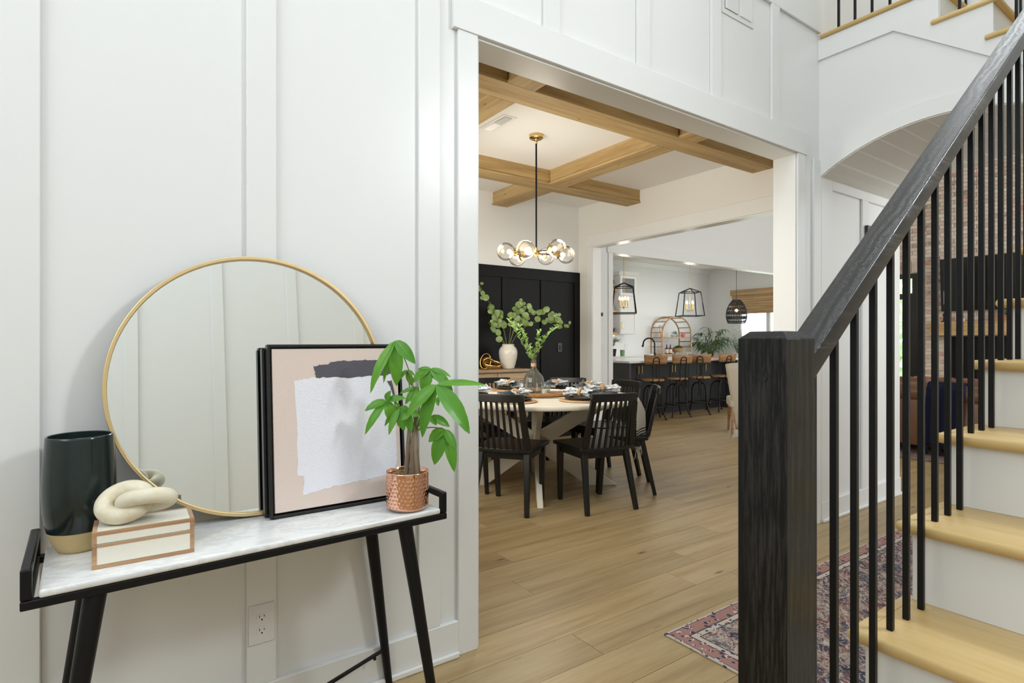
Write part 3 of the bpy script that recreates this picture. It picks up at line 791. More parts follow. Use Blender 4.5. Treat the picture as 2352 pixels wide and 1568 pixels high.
legs = [((0.127, 0.026, 0.66), (0.030, -0.012, 0.0)), ((0.888, 0.026, 0.66), (0.985, -0.012, 0.0)), ((0.127, 0.304, 0.66), (0.030, 0.332, 0.0)), ((0.888, 0.304, 0.66), (0.975, 0.325, 0.0))]
for a_, b_ in legs:
    A, B = Vector(a_), Vector(b_)
    G().tube([A, A.lerp(B, 0.5), B], [0.0225, 0.0175, 0.0125], 20).obj('leg', MT['iron'], ct, smooth=True)
p1 = Vector(legs[3][0]).lerp(Vector(legs[3][1]), 0.80); p2 = Vector(legs[0][0]).lerp(Vector(legs[0][1]), 0.80)
G().tube([p1, p2], 0.0065, 12).obj('brace', MT['iron'], ct, smooth=True)
G().ball(p1.lerp(p2, 0.05) - Vector((0, 0, 0.012)), 0.006).obj('brace_bolt', MT['iron'], ct, smooth=True)

# vase
vz = empty('tall_vase', (-0.071, 1.802, CT + 0.0004), 0, 'tall dark teal glazed vase with bare clay foot on the console', 'vase')
def vase_r(z):
    pts = [(0, 0.044), (0.006, 0.049), (0.03, 0.0605), (0.056, 0.0675), (0.10, 0.0745), (0.15, 0.0765), (0.21, 0.0745), (0.284, 0.0695)]
    for (z0, r0), (z1, r1) in zip(pts, pts[1:]):
        if z <= z1: return r0 + (r1 - r0) * (z - z0) / (z1 - z0)
    return pts[-1][1]
pr = [(0.0, 0.0)] + [(vase_r(z), z) for z in (0, 0.003, 0.006, 0.02, 0.035, 0.052)] 
G().lathe(pr, 56).obj('clay_foot', MT['bisque'], vz, smooth=True)
zs = [0.0522, 0.056, 0.07, 0.085, 0.10, 0.12, 0.14, 0.16, 0.185, 0.21, 0.235, 0.26, 0.279, 0.2835]
pr = [(vase_r(zs[0]) - 0.002, zs[0])] + [(vase_r(z) + 0.0006, z) for z in zs] + [(0.0675, 0.286), (0.0645, 0.2845), (0.0645, 0.27), (0.070, 0.15), (0.060, 0.07), (0.0, 0.066)]
G().lathe(pr, 56).obj('glazed_body', MT['glaze'], vz, smooth=True, ang=60)

# decorative box
bx_ = empty('decorative_box', (-0.042, 1.606, CT + 0.0004), rad(-1.2), 'cream inlaid box with wooden edges lying on the console', 'box')
W_, D_, H_ = 0.205, 0.111, 0.085
def bxp(n, m, x0, x1, y0, y1, z0, z1, p=None): return G().box(x0, x1, y0, y1, z0, z1).obj(n, m, p or bx_, bevel=0.0006, seg=1)
base = bxp('box_base', MT['box_white'], 0.0008, W_ - 0.0008, 0.0008, D_ - 0.0008, 0.0, 0.0555)
lid = bxp('lid', MT['box_white'], 0.0008, W_ - 0.0008, 0.0008, D_ - 0.0008, 0.0568, H_ - 0.0006)
e = 0.0095; k = 0.0008
for (n, p, b) in (('edge_strip', base, (0, W_, 0, k, 0, e)), ('edge_strip', base, (0, e, 0, k, e, 0.0555)), ('edge_strip', base, (W_ - e, W_, 0, k, e, 0.0555)),
                  ('edge_strip', base, (e, W_ - e, 0, k, 0.0485, 0.0555)), ('edge_strip', base, (0, k, k, e, 0, 0.0555)), ('edge_strip', base, (0, k, D_ - e, D_, 0, 0.0555)), ('edge_strip', base, (0, k, e, D_ - e, 0, e)),
                  ('edge_strip', lid, (0, W_, 0, k, H_ - e, H_)), ('edge_strip', lid, (0, e, 0, k, 0.0568, H_ - e)), ('edge_strip', lid, (W_ - e, W_, 0, k, 0.0568, H_ - e)),
                  ('edge_strip', lid, (0, k, k, D_, H_ - e, H_)),
                  ('edge_strip', lid, (0, e, k, D_, H_ - k, H_)), ('edge_strip', lid, (W_ - e, W_, k, D_, H_ - k, H_)), ('edge_strip', lid, (e, W_ - e, D_ - e, D_, H_ - k, H_)), ('edge_strip', lid, (e, W_ - e, k, 0.004, H_ - k, H_))):
    bxp(n, MT['box_wood'], *b, p=p)

# stone knot
kn = empty('stone_knot', (0.040, 1.652, CT + 0.0854), rad(-35.1), 'cream stone chain knot sculpture resting on the inlaid box', 'sculpture')
def ringpts(c, u, v, n=48):
    c, u, v = Vector(c), Vector(u), Vector(v)
    return [c + u*math.cos(2*pi*i/n) + v*math.sin(2*pi*i/n) for i in range(n)]
def knot_tube(c, u, v, r): return G().tube(ringpts(c, u, v), [r] * 48, 20, True)
knot_tube((-0.022, 0.0, 0.0475), (0.0425, 0.003, -0.004), (0.006, 0.028, 0.0255), 0.0205).obj('link', MT['stone'], kn, smooth=True, ang=180)
knot_tube((0.028, 0.004, 0.0500), (0.0470, 0.006, 0.0090), (0.004, 0.0270, -0.0150), 0.0190).obj('link', MT['stone'], kn, smooth=True, ang=180)

# round mirror leaning on the wall
mi = empty('round_mirror', (0.366, 1.8155, CT + 0.003), 0, 'large round mirror with thin gold frame leaning on the panelled wall', 'mirror')
mi.rotation_euler = (rad(-5.3), 0, 0)
RM = 0.3925
def ring_lathe(r0, r1, y0, y1, seg=96):
    g = G(); V = []; F = []
    for k_ in range(seg):
        a_ = 2*pi*k_/seg; c_, s_ = math.cos(a_), math.sin(a_)
        for (r_, y_) in ((r1, y0), (r1, y1), (r0, y1), (r0, y0)): V.append((r_*c_, y_, RM + r_*s_))
    for k_ in range(seg):
        q = ((k_+1) % seg)*4; p = k_*4
        for j in range(4): F.append((p+j, p+(j+1) % 4, q+(j+1) % 4, q+j))
    return g.add(V, F)
ring_lathe(RM - 0.0105, RM, 0.0, 0.025).obj('gold_frame', MT['gold'], mi, bevel=0.0015, seg=2)
g = G(); P = [((RM-0.0106)*math.cos(2*pi*i/96), RM + (RM-0.0106)*math.sin(2*pi*i/96)) for i in range(96)]
g.prism(P, 'y', 0.013, 0.016).obj('mirror_glass', MT['mirror'], mi)
g = G().prism([(RM*0.97*math.cos(2*pi*i/64), RM + RM*0.97*math.sin(2*pi*i/64)) for i in range(64)], 'y', 0.0165, 0.022).obj('backing', MT['black_gloss'], mi)

# two framed canvases
def framed_canvas(locn, w, hgt, dep, label, art):
    e_ = empty('framed_canvas', locn, 0, label, 'picture'); e_.rotation_euler = (rad(-5.3), 0, 0)
    t = 0.0075
    for (n, b) in (('frame_bar', (0, t, 0, hgt)), ('frame_bar', (w - t, w, 0, hgt)), ('frame_bar', (t, w - t, 0, t)), ('frame_bar', (t, w - t, hgt - t, hgt))):
        G().box(b[0], b[1], 0, dep, b[2], b[3]).obj(n, MT['black_gloss'], e_, bevel=0.0008, seg=1)
    G().box(t, w - t, dep - 0.006, dep - 0.001, t, hgt - t).obj('backing', MT['black_gloss'], e_)
    i = 0.0135
    cv = G().box(i, w - i, 0.004, dep - 0.007, i, hgt - i).obj('canvas', MT['canvas'], e_, bevel=0.0012, seg=2)
    if art:
        cw, ch = w - 2*i, hgt - 2*i
        rr = random.Random(5)
        def rag(poly, n=14, amp=0.0016):
            out = []
            for (a0, b0), (a1, b1) in zip(poly, poly[1:] + poly[:1]):
                for s in range(n):
                    f = s / n
                    j = amp * (rr.random() - 0.5) * 2
                    dx, dy = a1 - a0, b1 - b0; L = math.hypot(dx, dy) or 1
                    out.append((a0 + dx*f - dy/L*j, b0 + dy*f + dx/L*j))
            return [(i + u_*cw, i + (1 - v_)*ch) for u_, v_ in out]
        lil = [(0.155, 0.20), (0.30, 0.185), (0.60, 0.182), (0.94, 0.165), (0.965, 0.50), (0.965, 0.78), (0.935, 0.86), (0.70, 0.875), (0.45, 0.885), (0.20, 0.915), (0.215, 0.80), (0.165, 0.79), (0.17, 0.50)]
        G().prism(rag(lil, 12, 0.004), 'y', 0.0034, 0.0041).obj('paint_patch', MT['paint_lilac'], cv)
        gry = [(0.305, 0.112), (0.42, 0.10), (0.44, 0.083), (0.70, 0.078), (0.90, 0.082), (0.965, 0.10), (0.975, 0.165), (0.90, 0.185), (0.60, 0.195), (0.32, 0.185)]
        G().prism(rag(gry, 10, 0.005), 'y', 0.0030, 0.0041).obj('paint_stroke', MT['paint_grey'], cv)
        ver = [(0.90, 0.225), (0.945, 0.225), (0.985, 0.40), (0.992, 0.55), (0.97, 0.50), (0.955, 0.35), (0.93, 0.27)]
        G().prism(rag(ver, 6, 0.003), 'y', 0.0030, 0.0041).obj('paint_stroke', MT['paint_grey'], cv)
    return e_
framed_canvas((0.373, 1.7535, CT + 0.0032), 0.428, 0.512, 0.029, 'blush and lilac abstract canvas in black frame leaning on the mirror', True)
framed_canvas((0.364, 1.7838, CT + 0.0032), 0.425, 0.500, 0.025, 'black framed canvas tucked behind the blush abstract', False)

# ---- potted money tree
mt = empty('potted_money_tree', (0.752, 1.640, CT + 0.0004), rad(-35.1), 'money tree with braided trunk in a hammered copper pot', 'plant')
NS, NR = 240, 60; PH, PR = 0.117, 0.066
def pot_pt(a_, zf):
    z = zf * PH
    r_ = PR
    if z < 0.016: r_ = PR - 0.013 * (1 - (z / 0.016)) ** 2
    # staggered round dimples
    if 0.016 < z < PH - 0.008:
        rowh = 0.0118; row = round((z - 0.018) / rowh); zc = 0.018 + row * rowh
        nper = 30; off = 0.5 * (row % 2)
        ka = a_ / (2*pi) * nper - off; kc = round(ka)
        da = (ka - kc) / nper * 2*pi * PR; dz = z - zc
        d2 = da*da + dz*dz
        r_ -= 0.0016 * math.exp(-d2 / (2 * 0.0019**2))
    return (r_*math.cos(a_), r_*math.sin(a_), z)
g = G(); V = []; F = []
for i in range(NR + 1):
    for j in range(NS): V.append(pot_pt(2*pi*j/NS, i/NR))
for i in range(NR):
    for j in range(NS): F.append((i*NS+j, i*NS+(j+1) % NS, (i+1)*NS+(j+1) % NS, (i+1)*NS+j))
F.append(tuple(reversed(range(NS))))
b0 = len(V)
for (r_, z) in ((PR - 0.001, PH + 0.0012), (PR - 0.003, PH), (PR - 0.003, PH - 0.02)):
    for j in range(NS): V.append((r_*math.cos(2*pi*j/NS), r_*math.sin(2*pi*j/NS), z))
for i in range(3):
    s0 = NR*NS if i == 0 else b0 + (i-1)*NS; s1 = b0 + i*NS
    for j in range(NS): F.append((s0+j, s0+(j+1) % NS, s1+(j+1) % NS, s1+j))
pot = g.add(V, F).obj('copper_pot', MT['copper'], mt, smooth=True, ang=70)
rr = random.Random(2)
g = G().surf(lambda u, v: ((PR-0.0032)*v*math.cos(2*pi*u), (PR-0.0032)*v*math.sin(2*pi*u), PH - 0.014 + 0.004*math.sin(9*u*2*pi)*v*(1-v)*2), 30, 5)
for k in range(46):
    a_ = rr.random()*2*pi; q = 0.058*math.sqrt(rr.random()); s = 0.003 + rr.random()*0.004
    g.ball((q*math.cos(a_), q*math.sin(a_), PH - 0.012), s, 6, 4, 1.5, 1, 0.8)
tag(g.obj('bark_soil', MT['soil'], mt), kind='stuff')
def Z(zx, zy, dy=0.0): return Vector(((zx - 410) * 0.000384, dy, PH - 0.003 + (1130 - zy) * 0.000384))
# trunks, twisted round each other
for (base_, mid, top_, r0) in (((400, 1150), (415, 940), (425, 765), 0.0085), ((455, 1160), (440, 960), (468, 752), 0.0095), ((495, 1155), (480, 960), (470, 800), 0.0095), ((470, 1160), (450, 1000), (425, 880), 0.008)):
    A, B_, C_ = Z(*base_, 0.004), Z(*mid, -0.006), Z(*top_, 0.004)
    pts = [A*(1-t)**2 + B_*2*t*(1-t) + C_*t*t for t in [i/8 for i in range(9)]]
    G().tube(pts, [r0*(1 - 0.35*i/8) for i in range(9)], 12).obj('trunk', MT['trunk'], mt, smooth=True)
def leaf_g(p0, p1, w, nrm, arch=0.15, n=10):
    p0, p1, nrm = Vector(p0), Vector(p1), Vector(nrm).normalized()
    ax = p1 - p0; L = ax.length; t = ax.normalized(); sd = t.cross(nrm).normalized(); up = sd.cross(t)
    def f(u, v):
        c = p0 + ax*u + up * (arch * L * 4 * u * (1-u) * 0.5)
        ww = w * (math.sin(pi * min(1, u*0.94 + 0.04) ** 0.85)) ** 0.85 if 0 < u < 1 else w*0.03
        s = (v - 0.5) * 2
        wav = 0.03*w*math.sin(u*26)*abs(s)
        return c + sd * (s * ww / 2) + up * (abs(s) * ww * 0.16 + wav)
    return f
def add_leaf(parent, p0, p1, w, nrm, mat, rib=True, arch=0.15):
    f = leaf_g(p0, p1, w, nrm, arch)
    lf = G().surf(f, 12, 4).obj('leaf', mat, parent, smooth=True, ang=180)
    if rib:
        pts = [f(u / 8, 0.5) for u in range(9)]
        G().tube(pts, [0.0011*(1 - 0.7*u/8) for u in range(9)], 5).obj('midrib', MT['vein'], lf)
    return lf
clusters = [
 ((315, 62), -0.005, [((125, 485), 78), ((210, 410), 46), ((322, 432), 100), ((480, 250), 88)]),
 ((605, 288), -0.01, [((445, 410), 70), ((540, 492), 92), ((770, 355), 40), ((790, 466), 74), ((487, 300), 30), ((690, 400), 80)]),
 ((662, 412), -0.045, [((548, 835), 96), ((430, 660), 92), ((930, 795), 125), ((1055, 420), 52)]),
 ((245, 550), -0.01, [((75, 630), 66), ((85, 815), 62), ((305, 752), 88), ((400, 530), 56), ((285, 465), 48)]),
 ((395, 305), 0.02, [((328, 405), 38), ((432, 440), 48), ((460, 352), 26), ((352, 360), 26)]),
 ((728, 780), -0.02, [((585, 885), 88), ((636, 1065), 104), ((800, 1115), 84), ((820, 925), 62)]),
 ((500, 447), 0.01, [((335, 500), 36), ((392, 580), 58), ((440, 560), 40)]),
 ((345, 605), 0.0, [((388, 795), 76), ((270, 822), 52), ((215, 765), 44), ((425, 655), 60), ((310, 570), 34)]),
 ((600, 678), 0.0, [((655, 745), 48), ((750, 770), 66), ((520, 690), 40)]),
 ((440, 650), -0.02, [((442, 812), 62), ((520, 670), 44), ((375, 700), 50)]),
 ((560, 525), 0.03, [((515, 600), 44), ((595, 560), 30)]),
 ((640, 540), 0.03, [((695, 545), 40), ((660, 600), 34)])]
tops = [Z(425, 770, 0.004), Z(470, 760, 0.004), Z(470, 800, 0.004)]
for ci, (c, dy, lv) in enumerate(clusters):
    C0 = Z(*c, dy)
    T0 = tops[ci % 3] if ci != 0 else tops[1]
    M0 = (T0 + C0)/2 + Vector((0, 0, 0.018))
    if ci == 0: M0 = Z(510, 400, 0.0)
    pts = [T0*(1-t)**2 + M0*2*t*(1-t) + C0*t*t for t in [i/8 for i in range(9)]]
    G().tube(pts, [0.0024 - 0.001*i/8 for i in range(9)], 6).obj('stem', MT['stem'], mt, smooth=True)
    for li, (tip, w) in enumerate(lv):
        add_leaf(mt, C0, Z(*tip, dy - 0.02 + 0.012*((li*7 + ci*3) % 4)), w * 0.000384 * 1.15, (0.15*((li % 3) - 1), -0.8, 0.55), MT['leaf'])
# ================================================================== DINING ROOM
TX, TY, TZ = 2.945, 3.83, 0.76
tb = empty('dining_table', (TX, TY, 0), 0, 'round whitewashed dining table on a crossed plank base', 'table')
RT = 0.845
G().lathe([(0, TZ - 0.036), (RT - 0.012, TZ - 0.036), (RT - 0.002, TZ - 0.030), (RT, TZ - 0.022), (RT, TZ - 0.010), (RT - 0.006, TZ - 0.002), (RT - 0.014, TZ), (0, TZ)], 96).obj('table_top', MT['table_white'], tb, smooth=True, ang=50)
for k in range(4):
    a_ = rad(-125 + 90*k); c_, s_ = math.cos(a_), math.sin(a_)
    def P(rr_, z): return Vector((rr_*c_, rr_*s_, z))
    # each arm: a plank sloping up from the floor to the crossing, and one from the crossing to the top
    for nm, pl in (('leg_board', [(0.02, 0.45), (0.69, 0.0), (0.43, 0.0), (0.02, 0.29)]), ('brace_board', [(0.02, 0.30), (0.42, 0.722), (0.66, 0.722), (0.02, 0.46)])):
        pl = pl if nm == 'leg_board' else [(0.02, 0.31), (0.70, 0.722), (0.46, 0.722), (0.02, 0.455)]
        g = G().prism(pl, 'y', -0.022, 0.022); Rz = Matrix.Rotation(a_, 3, 'Z'); g.v = [tuple(Rz @ Vector(p)) for p in g.v]
        g.obj(nm, MT['table_white'], tb, bevel=0.003, seg=1)
G().box(-0.03, 0.03, -0.03, 0.03, 0.26, 0.722).obj('post', MT['table_white'], tb, bevel=0.004, seg=1)

def make_chair():
    c = empty('dining_chair', (0, 0, 0))
    bk = MT['black_wood']
    SZ = 0.462
    # saddle seat with a bowed back edge
    pl = []
    for i in range(13):
        t = -1 + 2*i/12; pl.append((0.235*t, 0.215 - 0.012*t*t))
    for i in range(13):
        t = 1 - 2*i/12; pl.append((0.225*t, -0.205 - 0.035*(1 - t*t)))
    G().prism(pl, 'z', SZ - 0.028, SZ).obj('seat', bk, c, bevel=0.005, seg=2)
    for s in (-1, 1):
        G().bar((s*0.175, -0.165, SZ - 0.028), (s*0.205, -0.262, 0.0), 0.046, 0.036, 0.032, 0.028).obj('leg', bk, c, bevel=0.003, seg=1)
        G().bar((s*0.190, 0.165, SZ - 0.028), (s*0.178, 0.190, 0.0), 0.046, 0.042, 0.032, 0.030).obj('leg', bk, c, bevel=0.003, seg=1)
        G().box(s*0.185 - 0.011, s*0.185 + 0.011, -0.15, 0.15, SZ - 0.082, SZ - 0.0285).obj('apron', bk, c)
    G().box(-0.165, 0.165, 0.150, 0.172, SZ - 0.082, SZ - 0.0285).obj('apron', bk, c)
    G().box(-0.155, 0.155, -0.180, -0.158, SZ - 0.082, SZ - 0.0285).obj('apron', bk, c)
    # back: slanted stiles, curved crest, seven flat spindles
    def back(x, z):   # x at the crest (-1..1), z 0..1 from seat to top
        w = 0.215 + (0.185 - 0.215)*z
        return Vector((x*w, -0.205 - 0.035*(1 - x*x) - 0.085*z, SZ + 0.39*z))
    for s in (-1, 1):
        G().bar(back(s*0.90, 0.002), back(s*0.90, 0.97), 0.050, 0.020, 0.044, 0.020, up=(0, 1, 0.2)).obj('stile', bk, c, bevel=0.004, seg=2)
    g = G(); n = 12; V = []; F = []
    for i in range(n + 1):
        x = -1.02 + 2.04*i/n
        p = back(x, 0.0); 
        w = 0.190
        yb = -0.285 - 0.030*(1 - x*x)
        drop = 0.004*(abs(x) > 0.99)
        for (dy, z) in ((-0.012, SZ + 0.335), (0.010, SZ + 0.335), (0.006, SZ + 0.392 - drop), (-0.014, SZ + 0.392 - drop)): V.append((x*w, yb + dy, z))
    for i in range(n):
        for j in range(4): F.append((i*4+j, i*4+(j+1) % 4, (i+1)*4+(j+1) % 4, (i+1)*4+j))
    F += [(3, 2, 1, 0), (n*4, n*4+1, n*4+2, n*4+3)]
    g.add(V, F).obj('crest_rail', bk, c, bevel=0.005, seg=2)
    for k in range(7):
        x = -0.66 + 1.32*k/6
        G().bar(back(x, 0.001), back(x, 0.90), 0.016, 0.013, up=(0, 1, 0.2)).obj('spindle', bk, c)
    return c
seats = [(215.5, 0.632, 35.4, 'black spindle-back dining chair nearest the foyer wall, back to the viewer'),
         (271.2, 0.683, 78.3, 'black spindle-back dining chair in the foreground right, back to the viewer'),
         (317.5, 0.70, 138.0, 'black spindle-back chair seen edge-on at the right of the table'),
         (355.0, 0.72, 176.0, 'black spindle-back chair across the table in front of the kitchen island'),
         (34.0, 0.72, 214.0, 'black spindle-back chair across the table below the wall switch'),
         (79.0, 0.70, 259.0, 'black spindle-back chair across the table in front of the cane sideboard'),
         (160.0, 0.66, -20.0, 'black spindle-back chair mostly hidden behind the foyer opening, at table left')]
proto = None
for (ang, rr_, head, lb) in seats:
    ch = make_chair() if proto is None else copy_tree(proto)
    if proto is None: proto = ch
    ch.location = (TX + rr_*math.cos(rad(ang)), TY + rr_*math.sin(rad(ang)), 0.0)
    ch.rotation_euler = (0, 0, rad(head - 90))
    tag(ch, lb, 'chair', 'black spindle-back dining chairs')

# place settings
def make_setting():
    ch = empty('rattan_charger'); g = G()
    g.lathe([(0, 0), (0.165, 0), (0.172, 0.003), (0.172, 0.007), (0.165, 0.010), (0.0, 0.008)], 40); g.obj('mat', MT['rattan'], ch, smooth=True)
    for q in range(5): G().tube([( (0.05+0.026*q)*math.cos(2*pi*i/32), (0.05+0.026*q)*math.sin(2*pi*i/32), 0.0095) for i in range(32)], 0.0025, 5, True).obj('coil', MT['rattan'], ch)
    pl = G().lathe([(0, 0), (0.085, 0), (0.128, 0.012), (0.134, 0.017), (0.132, 0.020), (0.126, 0.017), (0.084, 0.006), (0, 0.005)], 40).obj('dinner_plate', MT['plate_dark'], None, smooth=True, ang=60)
    nk = empty('linen_napkin'); rn = random.Random(4)
    def f(u, v):
        w = 0.020 + 0.060*abs(2*u - 1)**1.3
        a_ = 2*pi*v
        rip = 1 + 0.22*math.sin(5*a_ + 7*u) + 0.1*math.sin(11*a_)
        return ((u - 0.5)*0.27, math.cos(a_)*w*rip, 0.030 + math.sin(a_)*(0.016 + 0.012*abs(2*u-1))*rip)
    G().surf(f, 26, 28).obj('cloth', MT['napkin'], nk, smooth=True, ang=180)
    g = G(); g.tube([(0, 0.030*math.cos(2*pi*i/28), 0.031 + 0.026*math.sin(2*pi*i/28)) for i in range(28)], 0.010, 8, True, 1.6); g.obj('napkin_ring', MT['rattan'], nk, smooth=True)
    return ch, pl, nk
where = ['in front of the chair nearest the foyer wall', 'in front of the foreground right chair', 'by the hanging striped runner', 'nearest the kitchen island', 'on the far side below the wall switch', 'on the far side near the sideboard', 'at the left edge of the table']
first = make_setting()
for i, (ang, rr_, head, lb) in enumerate(seats):
    s3 = first if i == 0 else (copy_tree(first[0]), copy_tree(first[1]), copy_tree(first[2]))
    a_ = rad(ang); px, py = TX + 0.555*math.cos(a_), TY + 0.555*math.sin(a_)
    s3[0].location = (px, py, TZ + 0.0015); s3[1].location = (px, py, TZ + 0.0135); s3[2].location = (px, py, TZ + 0.038)
    for o in s3: o.rotation_euler = (0, 0, rad(ang + 12*((i*5) % 4) - 6))
    tag(s3[0], 'round rattan charger ' + where[i], 'placemat', 'rattan chargers on the dining table')
    tag(s3[1], 'charcoal dinner plate ' + where[i], 'plate', 'charcoal plates on the dining table')
    tag(s3[2], 'blue patterned napkin in ring ' + where[i], 'napkin', 'napkins on the dining table')

# striped runner hanging over the edge
def runner():
    a_ = rad(321); c_, s_ = math.cos(a_), math.sin(a_)
    Lh = 0.40; tot = 2*(RT + Lh)
    pts = []; vals = []
    nu, nv = 60, 24
    g = G(); V = []; F = []
    for i in range(nu + 1):
        t = -1 + 2*i/nu; s = t*(RT + Lh)
        for j in range(nv + 1):
            v = (j/nv - 0.5)*0.52
            # distance along the runner until the round edge, across the strip
            ed = math.sqrt(max(0, RT**2 - v*v)) + 0.004
            if abs(s) <= ed:
                q, z = s, TZ + 0.0035
            else:
                ov = abs(s) - ed
                fold = 0.030*math.sin(v*34 + 1.0)*min(1, ov/0.12) + 0.012*math.sin(v*71)*min(1, ov/0.2)
                q = math.copysign(ed + 0.008*min(1, ov/0.02) + 0.02*min(1, ov/0.1) + fold, s); z = TZ + 0.003 - max(0, ov)
            vv = v * (1 - 0.25*max(0, (abs(s)-ed))/Lh)
            V.append((q*c_ - vv*s_, q*s_ + vv*c_, z)); vals.append(abs(t))
    w = nv + 1
    for i in range(nu):
        for j in range(nv): F.append((i*w+j, (i+1)*w+j, (i+1)*w+j+1, i*w+j+1))
    e_ = empty('table_runner', (TX, TY, 0), 0, 'cream table runner with black stripes hanging over the table edge', 'runner')
    o = g.add(V, F).obj('cloth', MT['runner'], e_, smooth=True, ang=180)
    at = o.data.attributes.new('along', 'FLOAT', 'POINT'); at.data.foreach_set('value', vals)
    fr = G(); rn = random.Random(8)
    for i in (0, nu):
        for j in range(nv*2):
            v0 = Vector(V[i*w + j//2]); v1 = v0 + Vector(((rn.random()-0.5)*0.02, (rn.random()-0.5)*0.02, -0.05 - rn.random()*0.02))
            fr.tube([v0, v1], 0.0018, 4)
    tag(fr.obj('fringe', MT['runner'], e_), kind='stuff')
runner()

# tray with its things
tr = empty('wooden_tray', (TX + 0.02, TY - 0.03, TZ + 0.0045), 0, 'round acacia tray in the middle of the dining table', 'tray')
G().lathe([(0, 0), (0.225, 0), (0.245, 0.012), (0.252, 0.035), (0.244, 0.036), (0.236, 0.014), (0, 0.012)], 56).obj('dish', MT['tray'], tr, smooth=True, ang=50)
dj = empty('demijohn', (TX - 0.005, TY + 0.03, TZ + 0.017), 0, 'clear glass demijohn holding leafy branches on the wooden tray', 'vase')
prof = [(0.0, 0.003), (0.070, 0.003), (0.080, 0.010), (0.086, 0.05), (0.090, 0.095), (0.088, 0.122), (0.076, 0.150), (0.050, 0.180), (0.028, 0.205), (0.021, 0.225), (0.0205, 0.268), (0.024, 0.272), (0.024, 0.280), (0.019, 0.280)]
G().lathe(prof, 48).obj('glass_body', MT['green_glass'], dj, smooth=True, ang=60)
inner = [(0.019, 0.279), (0.0185, 0.225), (0.026, 0.204), (0.048, 0.178), (0.074, 0.148), (0.086, 0.12), (0.088, 0.095), (0.084, 0.05), (0.077, 0.012), (0.0, 0.010)]
G().lathe(inner, 48).obj('glass_lining', MT['green_glass'], dj, smooth=True, ang=60)
G().lathe([(0.0212, 0.228), (0.0235, 0.229), (0.0240, 0.258), (0.0212, 0.259)], 32).obj('cord_band', MT['rattan'], dj, smooth=True)
cd = empty('glass_tumbler', (TX - 0.02, TY - 0.15, TZ + 0.017), 0, 'small frosted tumbler in front of the demijohn', 'glass')
G().lathe([(0, 0), (0.036, 0), (0.040, 0.075), (0.037, 0.075), (0.033, 0.006), (0, 0.006)], 32).obj('cup', MT['green_glass'], cd, smooth=True, ang=50)
G().lathe([(0, 0.007), (0.032, 0.007), (0.034, 0.045), (0, 0.046)], 24).obj('wax', MT['dish_white'], cd, smooth=True)
dd = empty('white_dish', (TX + 0.12, TY - 0.075, TZ + 0.017), 0, 'low white stoneware dish on the wooden tray', 'dish')
G().lathe([(0, 0), (0.045, 0), (0.072, 0.012), (0.078, 0.030), (0.073, 0.030), (0.066, 0.014), (0, 0.006)], 40).obj('bowl', MT['dish_white'], dd, smooth=True, ang=50)
bd = empty('bead_garland', (TX - 0.20, TY - 0.10, TZ + 0.018), 0, 'string of black wooden beads lying on the tray', 'garland')
rn = random.Random(3)
for k in range(26):
    a_ = k*0.55; rr_ = 0.03 + 0.0025*k
    G().ball((rr_*math.cos(a_) + 0.05, rr_*math.sin(a_)*0.6 + 0.0, 0.010 + 0.006*(k % 3 == 0)), 0.0105, 10, 6).obj('bead', MT['black_wood'], bd, smooth=True)
ts = empty('raffia_tassel', (TX + 0.27, TY - 0.18, TZ + 0.004), 0, 'raffia tassel lying beside the tray', 'tassel')
g = G()
for k in range(34):
    a_ = (k/33 - 0.5)*1.2; g.tube([(0, 0, 0.028), (0.06*math.cos(a_), 0.06*math.sin(a_), 0.020), (0.11*math.cos(a_), 0.11*math.sin(a_), 0.004)], 0.0022, 4)
tag(g.obj('strands', MT['rattan'], ts), kind='stuff')
G().ball((0, 0, 0.028), 0.018).obj('knot', MT['rattan'], ts, smooth=True)

# branches in the demijohn (local frame, x right, z up as seen across the table)
def sprig(parent, pts, leaf_r, n_leaf, mat, seed, stem_r=0.0025, opp=True, name='twig', elong=1.5):
    rn = random.Random(seed)
    pts = [Vector(p) for p in pts]
    tw = G().tube(pts, [stem_r*(1 - 0.6*i/(len(pts)-1)) for i in range(len(pts))], 6).obj(name, MT['trunk'] if not opp else MT['stem'], parent, smooth=True)
    return tw, rn
def along(pts, t):
    pts = [Vector(p) for p in pts]; n = len(pts) - 1; f = t*n; i = min(int(f), n - 1); return pts[i].lerp(pts[i+1], f - i)
db = empty('leafy_branches', (TX - 0.005, TY + 0.03, TZ + 0.017 + 0.016), rad(-35.1), 'small-leaved green branches standing in the glass demijohn', 'branches')
brs = [[(-0.02, 0, 0.0), (0.0, 0, 0.25), (-0.10, 0.02, 0.42), (-0.21, 0.05, 0.62)], [(0.02, 0, 0.0), (0.005, 0, 0.25), (-0.05, -0.03, 0.40), (-0.13, -0.05, 0.56)], [(0.0, 0.02, 0.0), (0.008, 0, 0.25), (0.06, 0.03, 0.40), (0.13, 0.03, 0.50), (0.22, 0.05, 0.56)], [(0.0, -0.02, 0.0), (0.0, 0, 0.25), (0.03, -0.03, 0.40), (0.05, -0.04, 0.52)]]
for bi, pts in enumerate(brs):
    tw, rn = sprig(db, pts, 0.02, 0, MT['spring'], bi, 0.003, False, 'branch')
    g = G()
    for k in range(44):
        t = 0.38 + 0.62*k/43; p = along(pts, t); a_ = rn.random()*2*pi
        d = Vector((math.cos(a_), math.sin(a_), 0.5 + 0.6*rn.random())).normalized()
        f = leaf_g(p, p + d*(0.028 + 0.014*rn.random()), 0.016, (rn.random()-0.5, -0.8, 0.6), 0.1); g.surf(f, 4, 2)
    tag(g.obj('foliage', MT['spring'], tw, smooth=True, ang=180), kind='stuff')

